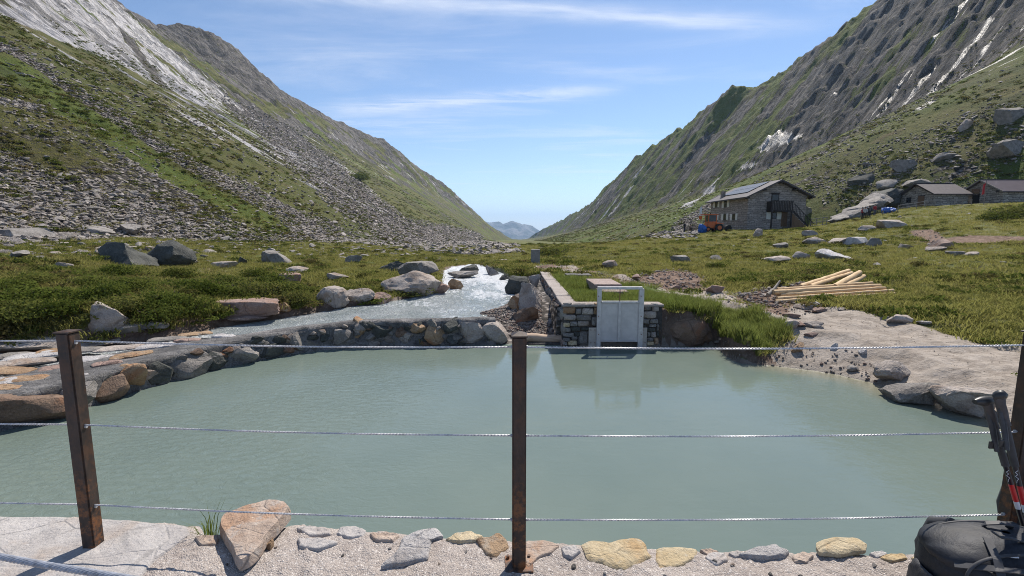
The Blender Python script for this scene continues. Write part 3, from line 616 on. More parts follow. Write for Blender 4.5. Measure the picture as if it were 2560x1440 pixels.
# ------------------------------------------------------------------ more materials
def mortar_mat():
    t = NT('coarse mortar'); p = t.pos(); n = t.noise(p, 3, 6, .65); v = t.n('TexVoronoi'); t.l(p, v.inputs['Vector']); v.inputs['Scale'].default_value = 150; c = t.n('SeparateColor'); t.l(v.outputs['Color'], c.inputs[0])
    col = t.mix(t.ss(n, .3, .7), (.34, .298, .27), (.455, .408, .375)); col = t.mix(t.ss(c.outputs[0], .0, 1.0, 0, .55), col, (.30, .25, .22)); col = t.mix(t.ss(c.outputs[1], .84, .95, 0, .7), col, (.66, .61, .57)); col = t.mix(t.ss(t.noise(p, 9, 5, .65), .55, .68, 0, .5), col, (.27, .225, .20))
    col = t.mix(t.ss(v.outputs['Distance'], .35, .75, 0, .35), col, (.17, .145, .13))
    h = t.m('ADD', t.m('MULTIPLY', v.outputs['Distance'], -.8), t.noise(p, 40, 5, .7)); return t.done(col, .95, t.bump(h, .8, .008), .2)
MAT['mortar'] = mortar_mat()
MAT['mortar_dark'] = rock_mat('dark wet mortar', (.045, .040, .037), (.11, .098, .09), (.13, .085, .055), None, 1.5)
MAT['weir_lip'] = rock_mat('weathered weir concrete', (.085, .082, .082), (.27, .258, .25), (.33, .31, .30), (.06, .055, .05), 1.6, bmp=.025)
def rust_mat():
    t = NT('rusty steel'); p = t.co('Object'); z = t.n('SeparateXYZ'); t.l(p, z.inputs[0]); n = t.noise(t.scale(p, (1, 1, .35)), 22, 6, .7, .4)
    col = t.mix(t.ss(n, .35, .65), (.024, .017, .015), (.056, .037, .029)); low = t.m('SUBTRACT', 1.0, t.ss(z.outputs[2], .15, .55))
    col = t.mix(t.m('MULTIPLY', t.ss(t.noise(p, 17, 6, .7), .45, .62), t.m('ADD', .18, t.m('MULTIPLY', low, .7))), col, (.215, .082, .026))
    return t.done(col, t.m('ADD', .42, t.m('MULTIPLY', n, .35)), t.bump(n, .5, .002), .45)
MAT['rust'] = rust_mat()
MAT['cable'] = flat_mat('galvanised cable', (.50, .50, .52), .45, .2, .3, 60)
MAT['gate_paint'] = flat_mat('grey gate paint', (.54, .50, .475), .5, 0, .12, 5)
MAT['gate_frame'] = flat_mat('light grey gate steel', (.53, .50, .485), .42, .2, .15, 9)
MAT['gate_plate'] = flat_mat('pale gate plate', (.45, .40, .35), .7, 0, .15, 5)
MAT['opening_shade'] = flat_mat('dark culvert', (.006, .006, .006), .9)  # near-black colour painted for the shade inside openings
MAT['rod'] = flat_mat('rusty rod', (.16, .06, .045), .6)
MAT['hatch'] = flat_mat('dark hatch steel', (.045, .036, .038), .6, .2)
MAT['concrete'] = rock_mat('old concrete', (.22, .205, .185), (.32, .30, .275), None, (.14, .14, .10), 2.0, bmp=.01)
MAT['pinkslab'] = rock_mat('pinkish concrete slab', (.28, .20, .17), (.38, .30, .27), None, None, 2.0, bmp=.01)
def wood_mat(name, c1, c2, dark, sc=1.0, axis=0):
    t = NT(name); p = t.co('Object'); st = (.08, 1, 1) if axis == 0 else (1, 1, .08); n = t.noise(t.scale(p, st), 26 * sc, 5, .65, .4); k = t.noise(p, 7 * sc, 4, .6)
    col = t.mix(t.ss(n, .32, .68), c1, c2); col = t.mix(t.ss(k, .58, .72, 0, .75), col, dark); col = t.mix(t.ss(t.rnd(), 0, 1, 0, .3), col, c1)
    return t.done(col, .72, t.bump(n, .6, .006))
MAT['peeled'] = wood_mat('peeled timber', (.46, .30, .15), (.66, .48, .275), (.30, .165, .075))
MAT['cutend'] = flat_mat('sawn log end', (.52, .36, .20), .8)
MAT['greywood'] = wood_mat('weathered wood', (.20, .17, .14), (.33, .29, .25), (.11, .09, .075))
MAT['sillwood'] = wood_mat('pale sill timber', (.33, .225, .15), (.50, .37, .27), (.22, .14, .09))
MAT['darkwood'] = wood_mat('dark brown wood', (.018, .012, .010), (.040, .026, .020), (.012, .009, .008), 1, 2)
MAT['stairwood'] = wood_mat('brown boards', (.13, .072, .036), (.215, .125, .065), (.07, .04, .025), 1, 2)
def masonry(name, c1, c2, joint, scale):
    t = NT(name); p = t.pos(); cb = t.n('CombineXYZ'); s = t.n('SeparateXYZ'); t.l(p, s.inputs[0]); wn = t.n('TexNoise'); t.l(p, wn.inputs['Vector']); wn.inputs['Scale'].default_value = 1.3; ws = t.n('SeparateColor'); t.l(wn.outputs['Color'], ws.inputs[0]); t.l(t.m('ADD', t.m('ADD', s.outputs[0], s.outputs[1]), t.m('MULTIPLY', ws.outputs[0], 1.1)), cb.inputs[0]); t.l(t.m('ADD', s.outputs[2], t.m('MULTIPLY', ws.outputs[1], .55)), cb.inputs[1])
    b = t.n('TexBrick'); t.l(cb.outputs[0], b.inputs['Vector']); b.inputs['Scale'].default_value = scale; b.inputs['Color1'].default_value = c1 + (1,); b.inputs['Color2'].default_value = c2 + (1,); b.inputs['Mortar'].default_value = joint + (1,)
    b.inputs['Mortar Size'].default_value = .03; b.inputs['Brick Width'].default_value = .62; b.inputs['Row Height'].default_value = .27; b.inputs['Bias'].default_value = 0.0; b.offset = .43
    col = t.mix(t.ss(t.noise(p, 1.7, 5, .7), .35, .7, 0, .55), b.outputs['Color'], tuple(x * .5 for x in c1)); col = t.mix(t.ss(t.noise(p, 4, 4, .7), .55, .7, 0, .5), col, c2)
    return t.done(col, .93, t.bump(b.outputs['Fac'], .6, -.05))
MAT['lodgewall'] = masonry('lodge rubble masonry', (.31, .26, .225), (.48, .41, .36), (.17, .145, .13), .8)
MAT['hutwall'] = masonry('hut rubble masonry', (.28, .25, .21), (.50, .45, .385), (.12, .105, .09), .75)
MAT['slate'] = flat_mat('brown grey slate roof', (.066, .052, .055), .62, 0, .3, 2.5, .03)
MAT['roofmetal'] = flat_mat('purple brown sheet roof', (.095, .072, .080), .42, .15, .15, 1.2)
MAT['solar'] = flat_mat('solar panel glass', (.11, .11, .12), .36, 0, .2, 1)
MAT['shutter'] = flat_mat('white shutter paint', (.72, .69, .62), .6, 0, .08)
MAT['pane'] = flat_mat('dark window glass', (.02, .022, .025), .08)
MAT['orange'] = flat_mat('orange paint', (.55, .115, .018), .42, 0, .12, 2)
MAT['rubber'] = flat_mat('tyre rubber', (.014, .013, .013), .85)
MAT['blackmetal'] = flat_mat('black metal', (.015, .015, .016), .5, .3)
MAT['tarp'] = flat_mat('blue tarpaulin', (.022, .115, .42), .45, 0, .3, 2.5, .08)
MAT['redcloth'] = flat_mat('red cloth', (.45, .03, .035), .8, 0, .2)
MAT['whitecloth'] = flat_mat('white cloth', (.65, .63, .60), .8, 0, .1)
MAT['skin'] = flat_mat('skin', (.45, .27, .19), .6, 0, .1)
for k_, c_ in (('c_red', (.36, .03, .03)), ('c_black', (.015, .015, .018)), ('c_grey', (.10, .10, .11)), ('c_blue', (.03, .09, .28)), ('c_white', (.5, .48, .46)), ('c_navy', (.02, .025, .05)), ('c_brown', (.12, .07, .045)), ('hair', (.03, .02, .014)), ('hat', (.3, .26, .2))): MAT[k_] = flat_mat('cloth ' + k_, c_, .85)
def fabric(name, c, sc, b):
    t = NT(name); p = t.co('Object'); n = t.noise(p, 9, 6, .62, .5); w = t.noise(p, 260, 2, .5); col = t.mix(t.ss(n, .3, .7), tuple(x * .65 for x in c), tuple(x * 1.35 for x in c))
    return t.done(col, .62, t.bump(t.m('ADD', n, t.m('MULTIPLY', w, .04)), .8, b), .4)
MAT['pack'] = fabric('black slate nylon', (.015, .017, .023), 1, .010); MAT['pack2'] = fabric('grey mesh fabric', (.045, .044, .047), 1, .012); MAT['strap'] = fabric('black webbing', (.048, .048, .052), 1, .004)
MAT['plastic'] = flat_mat('black plastic', (.030, .030, .032), .4); MAT['polered'] = flat_mat('red pole lacquer', (.50, .016, .022), .28, 0, .05); MAT['polewhite'] = flat_mat('white pole lacquer', (.62, .62, .66), .3, 0, .05); MAT['poleblue'] = flat_mat('navy pole lacquer', (.012, .013, .022), .28, 0, .05)
MAT['grip'] = flat_mat('grey pole grip', (.075, .065, .064), .75, 0, .2, 30)
def leaf_mat(name, c1, c2, c3, tr=.35):
    t = NT(name); r = t.rnd(); p = t.pos(); n = t.noise(p, .9, 5, .65); col = t.mix(t.ss(n, .35, .65), c1, c2); col = t.mix(t.ss(t.noise(p, .22, 5, .65), .46, .62, 0, .7), col, c3); col = t.mix(t.ss(t.noise(p, .45, 5, .7), .54, .66, 0, .75), col, tuple(x * .48 for x in c1)); col = t.mix(t.ss(r, .0, .35, .6, 0), col, tuple(x * .5 for x in c1)); col = t.mix(t.ss(r, .55, 1, 0, .9), col, c3); col = t.mix(t.ss(t.noise(p, 11, 2, .5), .5, .75, 0, .5), col, tuple(x * 1.5 for x in c2))
    d = t.n('BsdfDiffuse'); tl = t.n('BsdfTranslucent'); mx = t.n('MixShader'); t.put(d.inputs[0], col); t.put(tl.inputs[0], t.mix(.6, col, tuple(min(.5, x * 1.6) for x in c2))); mx.inputs[0].default_value = tr
    t.l(d.outputs[0], mx.inputs[1]); t.l(tl.outputs[0], mx.inputs[2]); t.l(mx.outputs[0], t.out.inputs[0]); return t.mt
MAT['grass'] = leaf_mat('meadow grass', (.132, .145, .034), (.205, .200, .060), (.245, .198, .085), .5); MAT['lush'] = leaf_mat('lush grass', (.092, .128, .026), (.145, .178, .044), (.185, .175, .065), .5)
MAT['shrub'] = leaf_mat('shrub leaves', (.050, .070, .014), (.105, .130, .028), (.140, .132, .042), .35); MAT['heathleaf'] = leaf_mat('heath leaves', (.055, .060, .018), (.105, .102, .032), (.15, .11, .052), .4)
MAT['stem'] = flat_mat('woody stems', (.06, .042, .03), .9)

# ------------------------------------------------------------------ scatter of what nobody could count (one object each)
def scatter(name, pts, rot, scl, pick, protos, label):
    cl = bpy.data.collections.new(name + '_kinds')
    for i, (me, m) in enumerate(protos):
        o = bpy.data.objects.new('%s_kind_%02d' % (name, i), me); cl.objects.link(o)
        if not me.materials: me.materials.append(MAT[m])
    me = bpy.data.meshes.new(name); n = len(pts); me.vertices.add(n); me.vertices.foreach_set('co', np.ascontiguousarray(pts, np.float32).ravel())
    for nm, ty, arr in (('rot', 'FLOAT_VECTOR', rot), ('scl', 'FLOAT_VECTOR', scl)):
        a = me.attributes.new(nm, ty, 'POINT'); a.data.foreach_set('vector', np.ascontiguousarray(arr, np.float32).ravel())
    a = me.attributes.new('pick', 'INT', 'POINT'); a.data.foreach_set('value', np.ascontiguousarray(pick, np.int32)); me.update()
    g = bpy.data.node_groups.new(name, 'GeometryNodeTree'); g.interface.new_socket('Geometry', in_out='INPUT', socket_type='NodeSocketGeometry'); g.interface.new_socket('Geometry', in_out='OUTPUT', socket_type='NodeSocketGeometry')
    gi, go = g.nodes.new('NodeGroupInput'), g.nodes.new('NodeGroupOutput'); ip = g.nodes.new('GeometryNodeInstanceOnPoints'); ci = g.nodes.new('GeometryNodeCollectionInfo')
    ci.inputs['Collection'].default_value = cl; ci.inputs['Separate Children'].default_value = True; ci.inputs['Reset Children'].default_value = True; ip.inputs['Pick Instance'].default_value = True
    def na(nm, ty): x = g.nodes.new('GeometryNodeInputNamedAttribute'); x.data_type = ty; x.inputs['Name'].default_value = nm; return x.outputs['Attribute']
    e = g.nodes.new('FunctionNodeEulerToRotation'); L = g.links.new
    L(na('rot', 'FLOAT_VECTOR'), e.inputs[0]); L(e.outputs[0], ip.inputs['Rotation']); L(na('scl', 'FLOAT_VECTOR'), ip.inputs['Scale']); L(na('pick', 'INT'), ip.inputs['Instance Index'])
    L(gi.outputs[0], ip.inputs['Points']); L(ci.outputs[0], ip.inputs['Instance']); L(ip.outputs[0], go.inputs[0])
    o = obj(name, me); md = o.modifiers.new('scatter', 'NODES'); md.node_group = g
    return tag(o, label, name.split('_')[-1], None, 'stuff')
def tuft_mesh(seed, n=26, h=.2, rad=.1, w=.007, lean=.5):
    r = np.random.default_rng(seed); V = []; F = []
    for i in range(n):
        a = r.uniform(0, 6.28); q = rad * math.sqrt(r.uniform()); b = np.array((q * math.cos(a), q * math.sin(a), -.02)); hh = h * r.uniform(.45, 1.1); d = a + r.normal() * .6; ln = hh * lean * r.uniform(.2, 1.2)
        dv = np.array((math.cos(d), math.sin(d), 0)); s = r.uniform(0, 6.28); sv = np.array((math.cos(s), math.sin(s), 0)) * w
        m = b + dv * ln * .3 + np.array((0, 0, hh * .6)); t = b + dv * ln + np.array((0, 0, hh)); k = len(V)
        V += [b - sv, b + sv, m + sv * .7, m - sv * .7, t]; F += [(k, k + 1, k + 2), (k, k + 2, k + 3), (k + 3, k + 2, k + 4)]
    return raw_mesh('tuft', np.array(V), np.array(F))
def leaf_dome(seed, n, rx, rz, leaf, hollow=.55, lumps=5):
    r = np.random.default_rng(seed); V = []; F = []; cs = [(r.uniform(-.55, .55) * rx, r.uniform(-.55, .55) * rx, r.uniform(.0, .35) * rz, r.uniform(.45, .75)) for _ in range(lumps)]
    for i in range(n):
        cx, cy, cz, q = cs[r.integers(lumps)]; d = r.normal(size=3); d[2] = abs(d[2]) * 1.0 - .1; d /= np.linalg.norm(d); k_ = hollow + (1 - hollow) * r.uniform() ** .5
        c = np.array((cx + d[0] * rx * q * k_, cy + d[1] * rx * q * k_, max(.0, cz + d[2] * rz * q * k_)))
        nrm = d + r.normal(size=3) * .5; nrm /= np.linalg.norm(nrm); a = np.cross(nrm, r.normal(size=3)); a /= np.linalg.norm(a); b = np.cross(nrm, a); s = leaf * r.uniform(.6, 1.3); k = len(V)
        V += [c - a * s, c + b * s * .55, c + a * s, c - b * s * .55]; F.append((k, k + 1, k + 2, k + 3))
    return raw_mesh('leaves', np.array(V), np.array(F))
def sc_arr(n, s): return np.repeat(s[:, None], 3, 1)
def in_any(x, y, polys, m=0.0):
    r = np.zeros(len(x), bool)
    for p in polys: r |= sdpoly(x, y, p) < m
    return r
def yaw(n): return np.stack([RNG.normal(0, .08, n), RNG.normal(0, .08, n), RNG.uniform(0, 6.28, n)], -1)
LODGE_BOX = [(34, 69), (50, 69), (50, 89), (34, 89)]
HUT_BOX = [(66, 70), (102, 66), (102, 88), (66, 86)]
def fan(n, r0, r1, a0=-54, a1=54, p=1.0):
    az = np.radians(RNG.uniform(a0, a1, n)); q = np.exp(RNG.uniform(0, 1, n) ** p * math.log(r1 / r0)) * r0; return q * np.sin(az), q * np.cos(az)
def meadow_ok(x, y):
    bad = (sdpoly(x, y, POOL) < .12) | (sdpoly(x, y, RIVER) < .18) | in_any(x, y, [PATH, GRAV] + SCARS, .05) | in_any(x, y, [LODGE_BOX, HUT_BOX])
    bad |= (sdpoly(x, y, TRACK) < .25 * fbm(x, y, 3, 203)) & (RNG.uniform(size=len(x)) < .95); bad |= (x > -.6) & (x < 1.75) & (y > 12) & (y < 21.6); bad |= (x > 1.0) & (x < 1.75) & (y > 11.5) & (y < 21.3); bad |= (x > 1.0) & (x < 4.1) & (y > 11.4) & (y < 12.3)
    bad |= (x < -6) & (y < 9); return ~bad
def build_vegetation():
    tp = [tuft_mesh(300 + i, 24, .16, .13, .006, .7) for i in range(4)]
    x, y = fan(82000, 9.5, 105, p=.85); ok = meadow_ok(x, y) & (sdpoly(x, y, LUSH) > -.1); x, y = x[ok], y[ok]; n = len(x)
    s = RNG.uniform(.6, 1.5, n) * (1 + .7 * sst(np.hypot(x, y), 20, 100)); z = surf_z(x, y)
    scatter('meadow_grass', np.stack([x, y, z], -1), yaw(n), np.stack([s * 1.5, s * 1.5, s * RNG.uniform(.5, 1.1, n) * (1 - .35 * sst(y, 45, 65))], -1), RNG.integers(0, 4, n), [(m, 'grass') for m in tp], 'short olive green grass covering the meadows on both banks')
    tl = [tuft_mesh(320 + i, 34, .30, .10, .0055, .55) for i in range(4)]
    lx = np.array([p[0] for p in LUSH]); ly = np.array([p[1] for p in LUSH]); x = RNG.uniform(lx.min() - .5, lx.max() + .5, 16000); y = RNG.uniform(ly.min() - .5, ly.max() + .5, 16000)
    ok = (sdpoly(x, y, LUSH) < .25 + .3 * fbm(x, y, 3, 201)) & meadow_ok(x, y) & (sdpoly(x, y, POOL) > -.05); ok &= RNG.uniform(size=len(x)) < .75 - .6 * sst(y, 14, 22); x, y = x[ok], y[ok]; n = len(x)
    big = (x > 4.3) & (y < 12.8); s = RNG.uniform(.45, 1.1, n) * np.where(big, 1.1, .8) * (.7 + .5 * sst(fbm(x * 1.2, y * 1.2, 3, 202), -.2, .4))
    scatter('tall_grass', np.stack([x, y, surf_z(x, y) + np.where(big, .04, 0)], -1), yaw(n), sc_arr(n, s), RNG.integers(0, 4, n), [(m, 'lush') for m in tl], 'tall bright green grass behind the sluice wall and hanging over the bank')
    # low heath cushions on the meadows, then on the slopes
    hp = [leaf_dome(340 + i, 150, .40, .20, .045, .4) for i in range(4)]
    x, y = fan(24000, 11, 150, p=.8); ok = meadow_ok(x, y) & (sdpoly(x, y, LUSH) > .1); d = fbm(x * .25, y * .25, 4, 83); he = in_any(x, y, HEATH, .3); ok &= (RNG.uniform(size=len(x)) < .10 + .9 * sst(d, .0, .3) + .5 * he); x, y = x[ok], y[ok]; n = len(x)
    s = RNG.uniform(.4, 1.5, n) * (1 + .5 * sst(np.hypot(x, y), 30, 140))
    scatter('heath_cushions', np.stack([x, y, surf_z(x, y) - .03], -1), yaw(n), np.stack([s, s, s * RNG.uniform(.5, 1.2, n)], -1), RNG.integers(0, 4, n), [(m, 'heathleaf' if i < 1 else 'shrub') for i, m in enumerate(hp)], 'low dark heath cushions dotted over the valley meadows')
    sp = [leaf_dome(360 + i, 90, 1.0, .5, .16, .4) for i in range(3)]; X = []; Y = []
    for F_, M_, sg, n in ((L_FOOT, L_MID, -1, 15000), (R_FOOT, R_MID, 1, 13000)):
        y = np.exp(RNG.uniform(math.log(45), math.log(520), n)); t = RNG.uniform(-.05, 1.15, n); a, b = F_(y)[0], M_(y)[0]; x = a + (b - a) * t; ok = (fbm(x / 9, y / 7, 4, 205) > -.06) & ~in_any(x, y, [LODGE_BOX, HUT_BOX]) & (np.abs(x) < 1.25 * y + 5); X.append(x[ok]); Y.append(y[ok])
    x = np.concatenate(X); y = np.concatenate(Y); n = len(x); s = RNG.uniform(.35, 1.0, n) * (1 + .6 * sst(y, 150, 500))
    scatter('slope_shrubs', np.stack([x, y, surf_z(x, y) - .08], -1), yaw(n), np.stack([s, s * 1.3, s * .9], -1), RNG.integers(0, 3, n), [(m, 'heathleaf' if i < 1 else 'shrub') for i, m in enumerate(sp)], 'low scrub clinging to the lower mountain slopes on both sides')
build_vegetation()
SLOPE_SCREE = to_poly([(-100,200),(60,250),(200,300),(330,345),(480,395),(600,455),(760,540),(930,605),(700,580),(480,570),(250,585),(-100,610)])
GREENLINE = to_line([(40,170),(200,285),(330,365),(420,430),(560,500),(650,545)]); GREENLINE2 = to_line([(0,330),(180,400),(330,450),(480,520)])
def build_scree():
    kinds = [smooth(raw_mesh('scree', *(lambda V, F: (V * np.array((1.25, .85, .42)), F))(*rock_pts(500 + i, 2, cuts=14))), 30) for i in range(6)]
    X = []; Y = []; S = []
    def add(poly, n, smin, smax, grow=0.0, thin=0.0):
        p = np.array(to_poly(poly)); ly = np.log(p[:, 1]); m = n * 6
        y = np.exp(RNG.uniform(ly.min(), ly.max(), m)); x = RNG.uniform(p[:, 0].min(), p[:, 0].max(), m); ok = sdpoly(x, y, p) < 3; ok &= (sdline(x, y, GREENLINE) > 4.5) | (RNG.uniform(size=m) < .12); ok &= (sdline(x, y, GREENLINE2) > 3.5) | (RNG.uniform(size=m) < .15); ok &= RNG.uniform(size=m) < (1 - thin * sst(fbm(x / 16, y / 10, 4, 93), -.15, .3)); x, y = x[ok][:n], y[ok][:n]
        X.append(x); Y.append(y); S.append(np.minimum(np.exp(RNG.normal(0, .55, len(x))), 2.1) * (smin + (smax - smin) * RNG.uniform(size=len(x)) ** 2) * (1 + grow * sst(y, 80, 500)))
    add([(-150,215),(60,255),(200,305),(330,350),(480,400),(600,455),(760,540),(930,605),(700,580),(480,570),(250,585),(-150,610)], 34000, .15, .40, .8, .85)
    add([(560,240),(640,270),(740,330),(840,400),(920,470),(1010,545),(1130,605),(1000,595),(860,540),(760,440),(660,350)], 13000, .34, .66, .7, .2)
    add([(880,560),(1000,556),(1100,560),(1200,585),(1300,618),(1302,632),(1150,632),(1000,616),(880,600)], 12000, .24, .6, .9, .25)
    add([(-20,100),(110,175),(240,255),(430,382),(570,447),(710,517),(870,592),(850,606),(690,533),(550,463),(410,398),(220,270),(90,195),(-20,125)], 4500, .2, .42, .4)
    add([(0,100),(300,200),(600,330),(900,520),(1000,600),(700,560),(300,420),(0,260)], 2600, .3, .6, .8, .7)
    add([(-100,560),(300,560),(700,590),(950,612),(1150,630),(900,640),(500,630),(200,630),(-100,640)], 3200, .10, .34)
    add([(1640,596),(1710,550),(1800,500),(1830,500),(1750,560),(1680,598)], 1500, .25, .6, .3)
    add([(2000,470),(2120,400),(2400,300),(2560,260),(2600,470),(2400,450),(2200,470),(2080,520)], 2600, .18, .45, .2, .6)
    add([(1900,450),(2060,378),(2150,318),(2280,248),(2420,158),(2440,175),(2300,270),(2170,340),(2080,400),(1960,460)], 2200, .22, .5, .2)
    add([(1500,590),(1700,480),(2000,420),(2560,150),(2560,250),(2100,390),(1900,450),(1650,585)], 1800, .22, .5, .6, .6)
    x = np.concatenate(X); y = np.concatenate(Y); s = np.concatenate(S); n = len(x); sc = np.stack([s * RNG.uniform(.7, 1.4, n), s * RNG.uniform(.7, 1.4, n), s * RNG.uniform(.6, 1.3, n)], -1)
    rot = np.stack([RNG.normal(0, .35, n), RNG.normal(0, .35, n), RNG.uniform(0, 6.28, n)], -1)
    scatter('scree_stones', np.stack([x, y, surf_z(x, y) + s * .06], -1), rot, sc, RNG.integers(0, 6, n), [(m, 'rock_scree') for m in kinds], 'grey broken scree stones strewn down the mountain slopes')
    # pebbles of the gravel bar, the bare path and the track
    pk = [smooth(raw_mesh('pebble', *(lambda V, F: (V * np.array((1, .8, .6)), F))(*rock_pts(520 + i, 2, cuts=5, round_=.1))), 50) for i in range(4)]
    X = []; Y = []; S = []
    for poly, n, a, b in ((GRAV, 5200, .03, .11), (PATH, 700, .008, .028), (TRACK, 1500, .02, .10), (SCARS[0], 300, .05, .15), (SCARS[1], 500, .05, .18), (SCARS[3], 250, .05, .2)):
        p = np.array(poly); x = RNG.uniform(p[:, 0].min(), p[:, 0].max(), n * 4); y = RNG.uniform(p[:, 1].min(), p[:, 1].max(), n * 4); ok = (sdpoly(x, y, p) < .1) & (sdpoly(x, y, POOL) > -.02); X.append(x[ok][:n]); Y.append(y[ok][:n]); S.append(a + (b - a) * RNG.uniform(size=len(X[-1])) ** 3)
    bx = RNG.uniform(4.6, 7.6, 900); by = RNG.uniform(7.5, 11.5, 900); d = sdpoly(bx, by, POOL); ok = (d > -.02) & (d < .9); X.append(bx[ok]); Y.append(by[ok]); S.append(.015 + .07 * RNG.uniform(size=ok.sum()) ** 4)
    x = np.concatenate(X); y = np.concatenate(Y); s = np.concatenate(S); n = len(x)
    scatter('gravel_pebbles', np.stack([x, y, surf_z(x, y) + s * .12], -1), np.stack([RNG.normal(0, .3, n), RNG.normal(0, .3, n), RNG.uniform(0, 6.28, n)], -1), sc_arr(n, s), RNG.integers(0, 4, n), [(m, k) for m, k in zip(pk, ('rock_pale', 'rock_pink', 'rock_pale', 'rock_pale'))], 'loose pebbles of the gravel bar, the bare path and the track')
build_scree()

